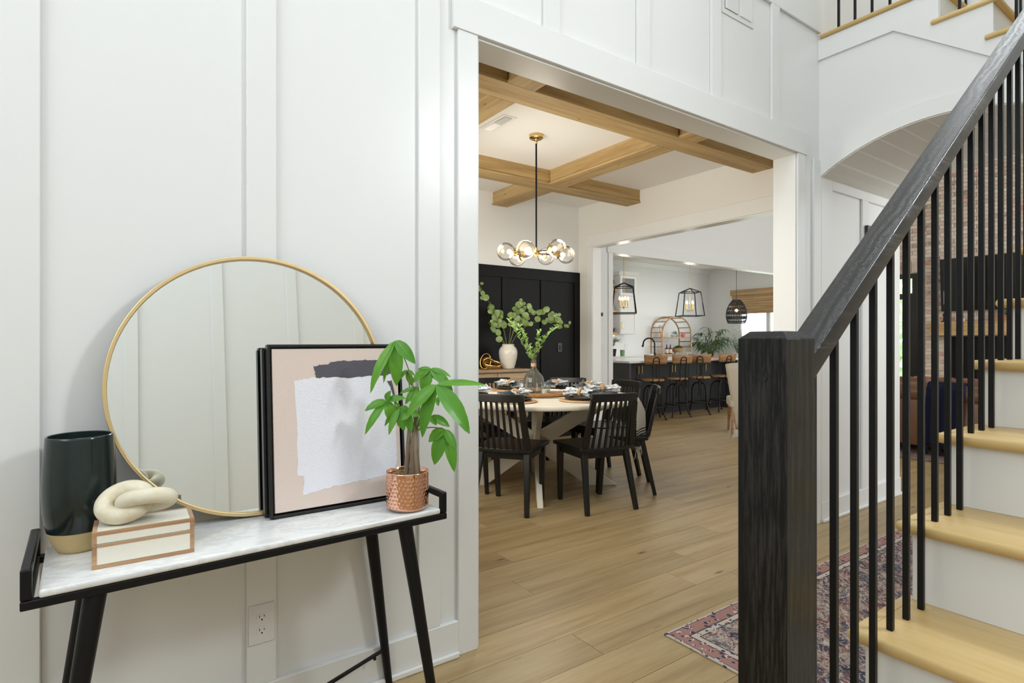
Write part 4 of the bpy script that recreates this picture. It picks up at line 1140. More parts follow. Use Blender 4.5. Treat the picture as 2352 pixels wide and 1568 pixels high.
# ---- chandelier
chd = empty('globe_chandelier', (2.945, 3.83, ZC), 0, 'brass and black chandelier with six clear glass globes over the dining table', 'chandelier')
G().lathe([(0, -0.034), (0.052, -0.034), (0.060, -0.028), (0.060, -0.0005), (0, -0.0005)], 40).obj('canopy', MT['brass'], chd, smooth=True, ang=40)
G().lathe([(0, -0.075), (0.007, -0.075), (0.012, -0.062), (0.007, -0.048), (0.012, -0.035), (0, -0.034)], 20).obj('swivel', MT['brass'], chd, smooth=True)
HZ = -1.005
G().tube([(0, 0, -0.074), (0, 0, HZ + 0.03)], 0.0075, 12).obj('stem', MT['iron'], chd, smooth=True)
G().lathe([(0, HZ - 0.035), (0.010, HZ - 0.035), (0.010, HZ - 0.022), (0.026, HZ - 0.020), (0.026, HZ + 0.020), (0.011, HZ + 0.022), (0.011, HZ + 0.045), (0, HZ + 0.045)], 28).obj('hub', MT['brass'], chd, smooth=True, ang=40)
for k in range(6):
    a_ = rad(8 + 60*k - 35.1); c_, s_ = math.cos(a_), math.sin(a_)
    zz = HZ + (0.008 if k % 2 else -0.008)
    def Q(rr_, z): return (rr_*c_, rr_*s_, z)
    ar = G().tube([Q(0.02, zz), Q(0.08, zz), Q(0.14, zz - 0.006), Q(0.165, zz - 0.004)], 0.006, 10).obj('arm', MT['iron'], chd, smooth=True)
    ca = Vector((c_, s_, 0)); 
    g = G(); g.tube([Q(0.160, zz - 0.004), Q(0.172, zz - 0.004)], 0.016, 20); g.tube([Q(0.172, zz - 0.004), Q(0.198, zz - 0.003)], [0.034, 0.034], 24); g.obj('socket_cup', MT['brass'], ar, smooth=True)
    gc = Vector(Q(0.262, zz - 0.002))
    gl = G().ball(gc, 0.076, 32, 20).obj('glass_globe', MT['globe'], chd, smooth=True, ang=180)
    bl_ = G(); bc = Vector(Q(0.232, zz - 0.003)); bl_.ball(bc, 0.021, 16, 10); bl_.obj('bulb', MT['bulb'], gl, smooth=True)
point('chandelier_glow', (2.945, 3.83, ZC + HZ - 0.14), 28, (1.0, 0.92, 0.80), 0.22)

# ---- cane sideboard with vase, knot and eucalyptus
sb = empty('cane_sideboard', (3.0, 5.33, 0), 0, 'washed wood sideboard with cane door panels against the black wall', 'sideboard')
SBW, SBD, SBH = 0.83, 0.19, 0.91
G().prism([(-SBW-0.05, -SBD-0.03), (SBW+0.03, -SBD-0.03), (SBW+0.06, -SBD+0.02), (SBW+0.06, SBD), (-SBW-0.05, SBD)], 'z', SBH - 0.032, SBH).obj('top', MT['sideboard'], sb, bevel=0.008, seg=3)
G().box(-SBW, SBW, -SBD + 0.004, SBD, 0.36, SBH - 0.0325).obj('carcass', MT['sideboard'], sb)
for k in range(4):
    x0 = -SBW + k*2*SBW/4 + 0.004; x1 = x0 + 2*SBW/4 - 0.008
    dr = empty('door', (0, 0, 0)); dr.parent = sb
    fr = G(); z0, z1 = 0.375, SBH - 0.038; w = 0.048; yf = -SBD - 0.014; yb = -SBD + 0.003
    fr.box(x0, x0 + w, yf, yb, z0, z1).box(x1 - w, x1, yf, yb, z0, z1).box(x0 + w, x1 - w, yf, yb, z0, z0 + w).box(x0 + w, x1 - w, yf, yb, z1 - w - 0.02, z1)
    col.objects.unlink(dr); bpy.data.objects.remove(dr)
    d_ = fr.obj('door', MT['sideboard'], sb, bevel=0.002, seg=1)
    G().box(x0 + w, x1 - w, yf + 0.006, yb, z0 + w, z1 - w - 0.02).obj('cane_panel', MT['cane'], d_)
for x in (-SBW + 0.05, SBW - 0.05):
    for y_ in (-SBD + 0.04, SBD - 0.05): G().bar((x, y_, 0.36), (x*1.01, y_, 0), 0.05, 0.05, 0.03, 0.03).obj('leg', MT['black_wood'], sb)
wv = empty('ribbed_vase', (3.685, 5.32, SBH + 0.0005), 0, 'white ribbed ceramic vase with eucalyptus on the sideboard', 'vase')
pts_v = [(0.0, 0.068), (0.05, 0.084), (0.12, 0.101), (0.17, 0.1075), (0.205, 0.1055), (0.235, 0.092), (0.252, 0.076), (0.262, 0.066)]
def vr(z):
    for (z0, r0), (z1, r1) in zip(pts_v, pts_v[1:]):
        if z <= z1: return r0 + (r1 - r0)*(z - z0)/(z1 - z0)
    return 0.066
pr = [(0, 0), (0.064, 0)] + [(vr(0.004 + i*0.0072) + 0.0011*(i % 2), 0.004 + i*0.0072) for i in range(36)]
pr += [(0.066, 0.266), (0.0715, 0.272), (0.0715, 0.279), (0.066, 0.279), (0.060, 0.262), (0.095, 0.18), (0, 0.02)]
G().lathe(pr, 48).obj('body', MT['clay_white'], wv, smooth=True, ang=70)
eu = empty('eucalyptus_stems', (3.685, 5.32, SBH + 0.03), rad(-35.1), 'round-leaved eucalyptus stems fanning out of the white vase', 'branches')
S = 6.47/1300
def E_(px, py, dy=0.0): return Vector(((px - 1167)*S, dy, (783.5 - py)*S + 1.22 - SBH - 0.03))
discs = {}
def disc_mesh(r_):
    g = G(); V = [(0, 0, 0)]; F = []
    for i in range(14):
        a_ = 2*pi*i/14; V.append((r_*math.cos(a_), r_*(0.92 + 0.08*math.cos(a_))*math.sin(a_), 0.16*r_*math.cos(2*a_)))
    for i in range(14): F.append((0, 1+i, 1+(i+1) % 14))
    return g.add(V, F).mesh('leaf', MT['euca'], True, 180)
DM = [disc_mesh(0.040), disc_mesh(0.031), disc_mesh(0.022)]
stems = [([(1165, 800), (1150, 770), (1138, 720), (1118, 685), (1099, 650)], -0.02), ([(1166, 800), (1158, 760), (1150, 730), (1140, 715), (1125, 705)], 0.06), ([(1168, 800), (1172, 760), (1176, 725), (1188, 703), (1202, 690)], 0.0),
         ([(1168, 800), (1178, 765), (1200, 730), (1230, 715), (1262, 716), (1284, 722)], 0.05), ([(1169, 800), (1185, 770), (1215, 742), (1255, 735), (1285, 742), (1304, 745)], -0.04), ([(1165, 800), (1150, 780), (1136, 755), (1122, 740)], -0.05), ([(1168, 800), (1180, 755), (1195, 735), (1210, 700), (1212, 702)], 0.08)]
rn = random.Random(12)
for si, (pp, dy) in enumerate(stems):
    pts = [E_(x, y_, dy*i/4) for i, (x, y_) in enumerate(pp)]
    G().tube(pts, [0.0035 - 0.0018*i/(len(pts)-1) for i in range(len(pts))], 6).obj('stem', MT['stem'], eu, smooth=True)
    n = 15 if si not in (5, 6) else 8
    for k in range(n):
        t = 0.36 + 0.64*k/(n-1); p = along(pts, t)
        o = bpy.data.objects.new('leaf', DM[0 if k % 3 == 0 and t < 0.85 else (1 if t < 0.9 else 2)]); col.objects.link(o); o.parent = eu
        o.location = p + Vector(((rn.random()-0.5)*0.075, (rn.random()-0.5)*0.06, (rn.random()-0.5)*0.075))
        o.rotation_euler = (rad(60 + rn.random()*60), rad(rn.random()*70 - 35), rad(rn.random()*360) if rn.random() < 0.2 else rad(rn.random()*60 - 30))
gk = empty('gold_knot', (3.40, 5.27, SBH + 0.0005), rad(-20), 'gold metal ribbon knot sculpture on the sideboard', 'sculpture')
def ribbon(c, u, v, w): 
    c, u, v = Vector(c), Vector(u), Vector(v); nn = u.cross(v).normalized()
    return G().surf(lambda a, b: c + u*math.cos(2*pi*a) + v*math.sin(2*pi*a) + nn*(b - 0.5)*w, 40, 3)
for c, u, v in (((-0.05, 0, 0.088), (0.062, 0.01, 0.02), (0.0, 0.02, 0.08)), ((0.03, 0, 0.055), (0.10, 0.0, -0.01), (0.0, 0.055, 0.028)), ((-0.01, 0.01, 0.07), (0.07, 0.03, -0.03), (0.02, -0.03, 0.05))):
    ribbon(c, u, v, 0.04).obj('loop', MT['brass'], gk, smooth=True, ang=180, solid=0.008)
# ================================================================== KITCHEN
isl = empty('kitchen_island', (7.9, 6.7, 0), 0, 'dark charcoal kitchen island cabinet with brass pulls', 'cabinet')
def li(g): g.v = [(p[0] - 7.9, p[1] - 6.7, p[2]) for p in g.v]; return g
li(G().box(6.52, 9.28, 6.34, 7.35, 0.10, 0.884)).obj('carcass', MT['island_paint'], isl)
li(G().box(6.52, 9.28, 6.40, 7.30, 0.0, 0.0995)).obj('toe_kick', MT['island_paint'], isl)
for x in (6.48, 9.281): li(G().box(x, x + 0.039, 6.08, 7.36, 0, 0.884)).obj('end_panel', MT['island_panel'], isl, bevel=0.002, seg=1)
xp = [(6.925, 7.007), (7.753, 7.829), (8.59, 8.672)]
edges = [6.53, 6.966, 7.375, 7.79, 8.21, 8.63, 9.27]
for i in range(6):
    x0, x1 = edges[i] + 0.004, edges[i+1] - 0.004
    d_ = li(G().box(x0, x1, 6.326, 6.3395, 0.13, 0.86)).obj('door', MT['island_paint'], isl)
    w = 0.06; f_ = li(G().box(x0, x0+w, 6.318, 6.3258, 0.13, 0.86).box(x1-w, x1, 6.318, 6.3258, 0.13, 0.86).box(x0+w, x1-w, 6.318, 6.3258, 0.13, 0.19).box(x0+w, x1-w, 6.318, 6.3258, 0.80, 0.86)).obj('door_frame', MT['island_paint'], d_)
    xp_ = xp[i//2][i % 2]
    g = G(); g.tube([(xp_, 6.295, 0.70), (xp_, 6.295, 0.82)], 0.006, 10); g.tube([(xp_, 6.295, 0.715), (xp_, 6.3178, 0.715)], 0.004, 8); g.tube([(xp_, 6.295, 0.805), (xp_, 6.3178, 0.805)], 0.004, 8)
    li(g).obj('pull', MT['brass'], d_, smooth=True)
ic = tag(G().box(6.45, 9.35, 6.05, 7.40, 0.8845, 0.915).obj('island_countertop', MT['quartz'], None, bevel=0.003), 'white quartz countertop on the dark island', 'countertop')
fc = empty('kitchen_faucet', (8.10, 6.98, 0.9155), rad(-35), 'black gooseneck faucet on the island', 'faucet')
G().lathe([(0, 0), (0.03, 0), (0.03, 0.008), (0.024, 0.012), (0.022, 0.10), (0, 0.10)], 20).obj('base', MT['iron'], fc, smooth=True)
pts = [(0, 0, 0.10), (0, 0, 0.26)] + [(-0.105 + 0.105*math.cos(t), 0, 0.26 + 0.105*math.sin(t)) for t in [pi*i/10 for i in range(1, 10)]] + [(-0.21, 0, 0.25), (-0.222, 0, 0.205)]
G().tube(pts, [0.0135]*(len(pts)-2) + [0.016, 0.020], 12).obj('spout', MT['iron'], fc, smooth=True)
G().tube([(0, 0, 0.07), (-0.03, -0.03, 0.075), (-0.10, -0.05, 0.085)], [0.011, 0.008, 0.006], 10).obj('lever', MT['iron'], fc, smooth=True)
can = empty('white_canister', (7.83, 6.85, 0.9155), 0, 'small white canister with lid on the island near the faucet', 'canister')
G().lathe([(0, 0), (0.058, 0), (0.062, 0.07), (0, 0.07)], 28).obj('body', MT['dish_white'], can, smooth=True, ang=40)
G().lathe([(0, 0.0705), (0.066, 0.0705), (0.066, 0.085), (0, 0.09)], 28).obj('lid', MT['dish_white'], can, smooth=True, ang=40)

for i, (x, y_, lb) in enumerate(((8.30, 6.62, 'clear tumbler on the island, first from the left beside the second stool back'), (8.45, 6.70, 'clear tumbler on the island, second from the left'), (8.60, 6.62, 'clear tumbler on the island, third from the left'), (8.76, 6.70, 'clear tumbler on the island, last on the right'))):
    t_ = empty('drinking_glass', (x, y_, 0.9155), 0, lb, 'glass', 'clear tumblers on the island')
    G().lathe([(0, 0), (0.034, 0), (0.038, 0.11), (0.0355, 0.11), (0.032, 0.008), (0, 0.008)], 20).obj('tumbler', MT['green_glass'], t_, smooth=True, ang=50)
cd_ = empty('coral_tray', (9.18, 6.50, 0.9155), 0, 'flat coral tray at the right end of the island', 'tray')
G().lathe([(0, 0), (0.11, 0), (0.125, 0.018), (0.119, 0.018), (0.105, 0.006), (0, 0.006)], 28).obj('dish', MT['coral'], cd_, smooth=True, ang=50)

# ---- bar stools
def make_stool():
    s = empty('bar_stool'); ir = MT['iron_rough']
    G().lathe([(0, 0.598), (0.172, 0.598), (0.182, 0.606), (0.182, 0.622), (0.174, 0.630), (0, 0.628)], 40).obj('seat', MT['stool_wood'], s, smooth=True, ang=40)
    G().lathe([(0, 0.30), (0.011, 0.30), (0.011, 0.575), (0.05, 0.58), (0.05, 0.5975), (0, 0.5975)], 16).obj('screw_post', ir, s, smooth=True, ang=40)
    G().lathe([(0, 0.505), (0.045, 0.505), (0.045, 0.535), (0.02, 0.54), (0, 0.54)], 16).obj('hub', ir, s, smooth=True, ang=40)
    for k in range(4):
        a_ = rad(45 + 90*k); c_, s_ = math.cos(a_), math.sin(a_)
        P = [(0.03, 0.525), (0.09, 0.515), (0.135, 0.475), (0.155, 0.41), (0.160, 0.30), (0.165, 0.18), (0.20, 0.08), (0.235, 0.015)]
        G().tube([(r_*c_, r_*s_, z) for r_, z in P], 0.011, 10).obj('leg', ir, s, smooth=True)
        G().lathe([(0, 0), (0.020, 0), (0.014, 0.016), (0, 0.018)], 12, (0.238*c_, 0.238*s_, 0)).obj('foot_pad', ir, s, smooth=True)
    G().tube([(0.182*math.cos(2*pi*i/36), 0.182*math.sin(2*pi*i/36), 0.20) for i in range(36)], 0.009, 8, True).obj('foot_ring', ir, s, smooth=True)
    # bent back rods, on the -y side, ending in an arch against the wooden back rest
    P = [(-0.045, -0.10, 0.592), (-0.047, -0.175, 0.592), (-0.048, -0.205, 0.63), (-0.048, -0.19, 0.74), (-0.048, -0.225, 0.90)]
    arch_ = [(0.048*-math.cos(t), -0.225 - 0.012*math.sin(t), 0.925 + 0.05*math.sin(t)) for t in [pi*i/8 for i in range(9)]]
    Q = P + arch_ + [(-x, y_, z) for (x, y_, z) in reversed(P)]
    G().tube(Q, 0.0075, 8).obj('back_frame', ir, s, smooth=True)
    G().tube([(-0.046, -0.226, 0.915), (0.046, -0.226, 0.915)], 0.006, 8).obj('cross_bar', ir, s)
    def f(u, v):
        x = (u - 0.5)*0.34*(1 + 0.08*(v)); return (x, -0.205 + 0.9*x*x*1.4 - 0.03*(v), 0.868 + 0.135*v + 0.012*abs(2*u-1)**2*v)
    G().surf(f, 16, 4).obj('back_rest', MT['stool_wood'], s, smooth=True, ang=60, solid=0.016)
    return s
sp_ = None
for (x, y_, rz, lb) in ((6.95, 6.03, -14, 'industrial bar stool at the left end of the island'), (7.53, 6.03, -2, 'second industrial bar stool from the left at the island'), (8.12, 6.03, -30, 'third industrial bar stool from the left at the island'), (8.74, 6.05, 4, 'industrial bar stool at the right end of the island, by the cream chair')):
    s = make_stool() if sp_ is None else copy_tree(sp_)
    if sp_ is None: sp_ = s
    s.location = (x, y_, 0.0); s.rotation_euler = (0, 0, rad(rz - 20)); tag(s, lb, 'stool', 'bar stools along the island')

# ---- lantern pendants
def make_lantern():
    e_ = empty('lantern_pendant'); b = 0.0075; ir = MT['iron']
    z0, z1, za = 1.697, 2.135, 2.215; w0, w1 = 0.2025, 0.150
    for s in range(4):
        a0, a1 = rad(45 + 90*s), rad(135 + 90*s); q = math.sqrt(2)
        def C(w, a_, z): return Vector((q*w*math.cos(a_), q*w*math.sin(a_), z - 1.697))
        G().bar(C(w0, a0, z0), C(w1, a0, z1), 2*b).obj('corner_bar', ir, e_)
        G().bar(C(w0, a0, z0), C(w0, a1, z0), 2*b).obj('bottom_bar', ir, e_)
        G().bar(C(w1, a0, z1), C(w1, a1, z1), 2*b).obj('top_bar', ir, e_)
        G().bar(C(w1, a0, z1), Vector((0, 0, za - 1.697)), 2*b).obj('roof_bar', ir, e_)
    G().tube([(0, 0, 0.10), (0, 0, 2.965 - 1.697)], 0.0055, 10).obj('stem', MT['brass'], e_, smooth=True)
    G().lathe([(0, 1.24), (0.06, 1.24), (0.06, 1.272), (0, 1.272)], 24).obj('canopy', MT['brass'], e_, smooth=True, ang=40)
    G().lathe([(0, 0.075), (0.018, 0.08), (0.022, 0.10), (0.012, 0.118), (0, 0.118)], 16).obj('cluster_hub', MT['brass'], e_, smooth=True)
    for k in range(4):
        a_ = rad(20 + 90*k); c_, s_ = math.cos(a_)*0.075, math.sin(a_)*0.075
        ar = G().tube([(c_*0.2, s_*0.2, 0.10), (c_, s_, 0.098), (c_, s_, 0.125)], 0.004, 8).obj('candle_arm', MT['brass'], e_, smooth=True)
        G().tube([(c_, s_, 0.125), (c_, s_, 0.225)], 0.011, 12).obj('candle_sleeve', MT['brass'], ar, smooth=True)
        G().lathe([(0, 0.2255), (0.010, 0.228), (0.0155, 0.245), (0.010, 0.268), (0.002, 0.285), (0, 0.286)], 12, (c_, s_, 0)).obj('candle_bulb', MT['candle_bulb'], ar, smooth=True)
    return e_
lp = make_lantern(); lp.location = (7.06, 6.75, 1.697); lp.rotation_euler = (0, 0, rad(-46))
lp2 = copy_tree(lp); lp2.location = (8.81, 6.75, 1.697); lp2.rotation_euler = (0, 0, rad(-32))
for o, lb in ((lp, 'black open lantern pendant hanging left, before the white cabinet'), (lp2, 'black open lantern pendant hanging right, above the arched shelf')):
    tag(o, lb, 'pendant light', 'lantern pendants over the island')
    point('lantern_glow', (o.location[0], o.location[1], 2.02), 5, WARM, 0.06)

# ---- back run: counter, shelves, upper cabinet
bc = empty('base_cabinets', (7.5, 8.4, 0), 0, 'white base cabinets along the kitchen back wall', 'cabinet')
G().box(-1.995, 2.2, -0.30, 0.299, 0, 0.884).obj('carcass', MT['cabinet_white'], bc)
for k in range(6): G().box(-1.98 + k*0.70, -1.30 + k*0.70, -0.318, -0.3005, 0.12, 0.87).obj('door', MT['cabinet_white'], bc, bevel=0.003, seg=1)
tag(G().box(5.5, 9.75, 8.06, 8.699, 0.8845, 0.915).obj('back_countertop', MT['quartz'], None, bevel=0.003), 'white countertop along the kitchen back wall', 'countertop')
uc = empty('upper_cabinet', (8.865, 8.53, 1.37), 0, 'white wall cabinet with grey glass top door and crown', 'cabinet')
G().box(-0.245, 0.245, -0.168, 0.169, 0, 1.24).obj('carcass', MT['cabinet_white'], uc)
G().prism([(-0.18, 1.2405), (-0.23, 1.31), (0.169, 1.31), (0.169, 1.2405)], 'x', -0.29, 0.29).obj('crown', MT['cabinet_white'], uc)
def shaker(z0, z1, glassy, nm):
    d_ = G().box(-0.238, 0.238, -0.180, -0.1685, z0, z1).obj(nm, MT['cabinet_white'], uc)
    w = 0.055; G().box(-0.238, -0.238+w, -0.188, -0.1805, z0, z1).box(0.238-w, 0.238, -0.188, -0.1805, z0, z1).box(-0.238+w, 0.238-w, -0.188, -0.1805, z0, z0+w).box(-0.238+w, 0.238-w, -0.188, -0.1805, z1-w, z1).obj('door_frame', MT['cabinet_white'], d_, bevel=0.002, seg=1)
    if glassy: G().box(-0.238+w, 0.238-w, -0.1835, -0.1805, z0+w, z1-w).obj('glass_panel', MT['grey_glass'], d_)
    return d_
d1 = shaker(0.01, 0.80, False, 'door'); d2 = shaker(0.815, 1.23, True, 'door')
g = G(); g.tube([(-0.205, -0.188, 0.12), (-0.205, -0.215, 0.13), (-0.205, -0.215, 0.24), (-0.205, -0.188, 0.25)], 0.006, 8); g.obj('pull', MT['brass'], d1, smooth=True)
for z, lb in ((2.27, 'top floating oak shelf left of the white cabinet'), (1.815, 'middle floating oak shelf left of the white cabinet'), (1.35, 'bottom floating oak shelf left of the white cabinet')):
    s = tag(G().box(7.65, 8.612, 8.42, 8.699, z, z + 0.055).obj('floating_shelf', MT['shelf_oak'], None, bevel=0.003), lb, 'shelf', 'floating oak shelves in the kitchen')
def bush(parent, c, r_, n, mat, seed, L=0.06, w=0.012, name='foliage', up=0.4):
    rn = random.Random(seed); g = G()
    for k in range(n):
        a_ = rn.random()*2*pi; el = rn.random()*1.4 - 0.2; d = Vector((math.cos(a_)*math.cos(el), math.sin(a_)*math.cos(el), math.sin(el)*0.8 + up*0.5)).normalized()
        p = Vector(c) + d*r_*(0.25 + 0.6*rn.random()); g.surf(leaf_g(p, p + d*L*(0.6 + 0.7*rn.random()), w, (rn.random()-0.5, -0.7, 0.7), 0.2), 4, 2)
    return tag(g.obj(name, mat, parent, smooth=True, ang=180), kind='stuff')
hp = empty('shelf_plant', (8.50, 8.50, 2.3255), 0, 'small trailing plant in wooden pot on the top oak shelf', 'plant')
G().lathe([(0, 0), (0.05, 0), (0.06, 0.10), (0.054, 0.10), (0.05, 0.08), (0, 0.08)], 20).obj('pot', MT['stool_wood'], hp, smooth=True, ang=40)
bush(hp, (0, 0, 0.11), 0.055, 80, MT['moss'], 1)
wt = empty('glass_carafe', (8.54, 8.49, 1.8705), 0, 'grey glass carafe on the middle oak shelf', 'carafe')
G().lathe([(0, 0), (0.06, 0), (0.065, 0.06), (0.03, 0.16), (0.028, 0.22), (0.024, 0.22), (0, 0.1)], 20).obj('body', MT['green_glass'], wt, smooth=True, ang=60)
bt = empty('black_teapot', (8.50, 8.49, 1.4055), 0, 'small black teapot on the bottom oak shelf', 'teapot')
G().lathe([(0, 0), (0.05, 0), (0.07, 0.05), (0.05, 0.10), (0.012, 0.115), (0.012, 0.13), (0, 0.13)], 20).obj('body', MT['black_gloss'], bt, smooth=True, ang=60)
G().tube([(0.06, 0, 0.08), (0.11, 0, 0.10), (0.10, 0, 0.04), (0.06, 0, 0.03)], 0.007, 8).obj('handle', MT['black_gloss'], bt, smooth=True)
ul = tag(G().box(8.0, 8.612, 8.50, 8.69, 1.335, 1.349).obj('under_shelf_lamp', emitter('under_shelf_diffuser', (1, 0.86, 0.62, 1), 3.0), None), 'warm strip lamp under the bottom oak shelf', 'lamp')
cp = empty('counter_plant', (8.44, 8.42, 0.9155), 0, 'feathery grey-green plant in dark pot on the back counter', 'plant')
G().lathe([(0, 0), (0.085, 0), (0.105, 0.15), (0.097, 0.15), (0.08, 0.12), (0, 0.12)], 24).obj('pot', MT['iron_rough'], cp, smooth=True, ang=40)
rn = random.Random(6)
for k in range(26):
    a_ = rn.random()*2*pi; q = 0.08 + 0.16*rn.random(); P = [Vector((0, 0, 0.12)), Vector((q*0.4*math.cos(a_), q*0.4*math.sin(a_), 0.30)), Vector((q*math.cos(a_), q*math.sin(a_), 0.28 + 0.10*rn.random()))]
    g = G().tube(P, [0.003, 0.0025, 0.001], 5)
    for j in range(16):
        p = along(P, 0.25 + 0.75*j/15); b_ = rn.random()*2*pi; d = Vector((math.cos(b_), math.sin(b_), 0.4)).normalized(); g.surf(leaf_g(p, p + d*0.045, 0.010, (0, -0.8, 0.6), 0.1), 3, 2)
    g.obj('sprig', MT['olive'], cp, smooth=True, ang=180)
gc_ = empty('green_cup', (8.64, 8.30, 0.9155), 0, 'small green cup beside the feathery counter plant', 'cup')
G().lathe([(0, 0), (0.045, 0), (0.05, 0.13), (0.045, 0.13), (0.04, 0.02), (0, 0.02)], 24).obj('body', plain('sage_glaze', srgb(120, 156, 110), 0.3), gc_, smooth=True, ang=40)
e_ = empty('backsplash_outlet', (9.16, 8.6995, 1.12), 0, 'white outlet on the kitchen back wall right of the cabinet', 'outlet')
G().box(-0.05, 0.05, -0.006, 0, -0.06, 0.06).obj('plate', MT['plate_white'], e_, bevel=0.002); G().box(-0.02, 0.02, -0.008, -0.006, -0.035, 0.035).obj('receptacle', MT['plate_white'], e_)

# ---- arched rattan shelf unit
et = empty('arched_etagere', (10.32, 8.42, 0), rad(-12), 'arched rattan shelf unit with ladder sides against the white wall', 'shelf')
EW, ED, EH, ER = 0.40, 0.20, 1.78, 0.40
def arch_path(y_):
    P = [(-EW, y_, 0), (-EW, y_, 0.5), (-EW, y_, 1.0), (-EW, y_, EH - ER)] + [(-EW*math.cos(t), y_, EH - ER + ER*math.sin(t)) for t in [pi*i/16 for i in range(1, 16)]]
    return P + [(EW, y_, EH - ER), (EW, y_, 1.0), (EW, y_, 0.5), (EW, y_, 0)]
for y_ in (-ED, ED): G().tube(arch_path(y_), 0.017, 10).obj('arch_frame', MT['rattan'], et, smooth=True)
for z in (0.15, 0.35, 0.55, 0.75, 1.10, 1.22, 1.42):
    for x in (-EW, EW): G().tube([(x, -ED, z), (x, ED, z)], 0.011, 8).obj('rung', MT['rattan'], et, smooth=True)
for k in range(1, 8):
    t = pi*k/8; x, z = -EW*math.cos(t), EH - ER + ER*math.sin(t)
    G().tube([(x, -ED, z), (x, ED, z)], 0.011, 8).obj('rung', MT['rattan'], et, smooth=True)
for z in (0.42, 0.915, 1.29): G().box(-EW + 0.01, EW - 0.01, -ED + 0.005, ED - 0.005, z, z + 0.025).obj('shelf_board', MT['rattan'], et)
def onshelf(name, x, y_, z, label, cat):
    p = Matrix.Rotation(rad(-12), 4, 'Z') @ Vector((x, y_, 0)); return empty(name, (10.32 + p.x, 8.42 + p.y, z + 0.0255), rad(-12), label, cat)
for i, (x, lb) in enumerate(((-0.18, 'left amber bottle with paper label on the arched shelf'), (-0.08, 'right amber bottle with paper label on the arched shelf'))):
    b_ = onshelf('amber_bottle', x, -0.08, 0.915, lb, 'bottle'); b_['group'] = 'amber bottles on the arched shelf'
    G().lathe([(0, 0), (0.036, 0), (0.038, 0.01), (0.038, 0.12), (0.014, 0.15), (0.014, 0.175), (0, 0.175)], 20).obj('glass', MT['amber'], b_, smooth=True, ang=50)
    G().lathe([(0.0382, 0.02), (0.0390, 0.021), (0.0390, 0.105), (0.0382, 0.106)], 20).obj('paper_label', MT['label'], b_, smooth=True)
    G().lathe([(0, 0.1755), (0.012, 0.1755), (0.012, 0.20), (0.004, 0.22), (0, 0.22)], 12).obj('pump', MT['black_gloss'], b_, smooth=True)
bw_ = onshelf('moss_bowl', 0.17, -0.02, 0.915, 'woven bowl filled with moss on the arched shelf', 'bowl')
G().lathe([(0, 0), (0.06, 0), (0.065, 0.015), (0.12, 0.06), (0.145, 0.13), (0.137, 0.13), (0.11, 0.07), (0, 0.03)], 32).obj('bowl', MT['rattan'], bw_, smooth=True, ang=50)
g = G().ball((0.03, 0, 0.13), 0.085, 16, 10, 1.1, 1, 0.7); g.ball((-0.06, 0, 0.115), 0.05, 12, 8); tag(g.obj('moss_mound', MT['moss'], bw_, smooth=True), kind='stuff')
jg = onshelf('coral_jug', 0.30, -0.05, 1.29, 'small coral jug on the upper board of the arched shelf', 'jug')
G().lathe([(0, 0), (0.035, 0), (0.055, 0.045), (0.035, 0.085), (0.025, 0.10), (0.028, 0.11), (0, 0.10)], 20).obj('body', MT['coral'], jg, smooth=True, ang=60)
G().tube([(0.02, 0, 0.105), (0.06, 0, 0.10), (0.05, 0, 0.05)], 0.006, 8).obj('handle', MT['coral'], jg, smooth=True)
pf = onshelf('shelf_picture', -0.20, 0.02, 1.29, 'small framed botanical picture on the arched shelf', 'picture'); pf.rotation_euler = (rad(-10), 0, rad(10))
G().box(-0.09, 0.09, 0, 0.015, 0, 0.27).obj('frame', MT['rattan'], pf); G().box(-0.075, 0.075, -0.002, -0.0002, 0.015, 0.255).obj('print', MT['label'], pf)
g = G().tube([(0, -0.003, 0.05), (0, -0.003, 0.18)], 0.004, 6); g.ball((0, -0.003, 0.19), 0.02, 8, 6, 1, 0.15, 1); g.obj('flower_print', MT['iron'], pf)
sh = onshelf('dried_flowers', 0.10, 0.0, 1.29, 'low glass dish of dried flowers on the arched shelf', 'dish')
G().lathe([(0, 0), (0.06, 0), (0.085, 0.05), (0.08, 0.05), (0.055, 0.01), (0, 0.01)], 24).obj('dish', MT['green_glass'], sh, smooth=True)
bush(sh, (0, 0, 0.06), 0.07, 60, MT['olive'], 5, 0.05, 0.012)

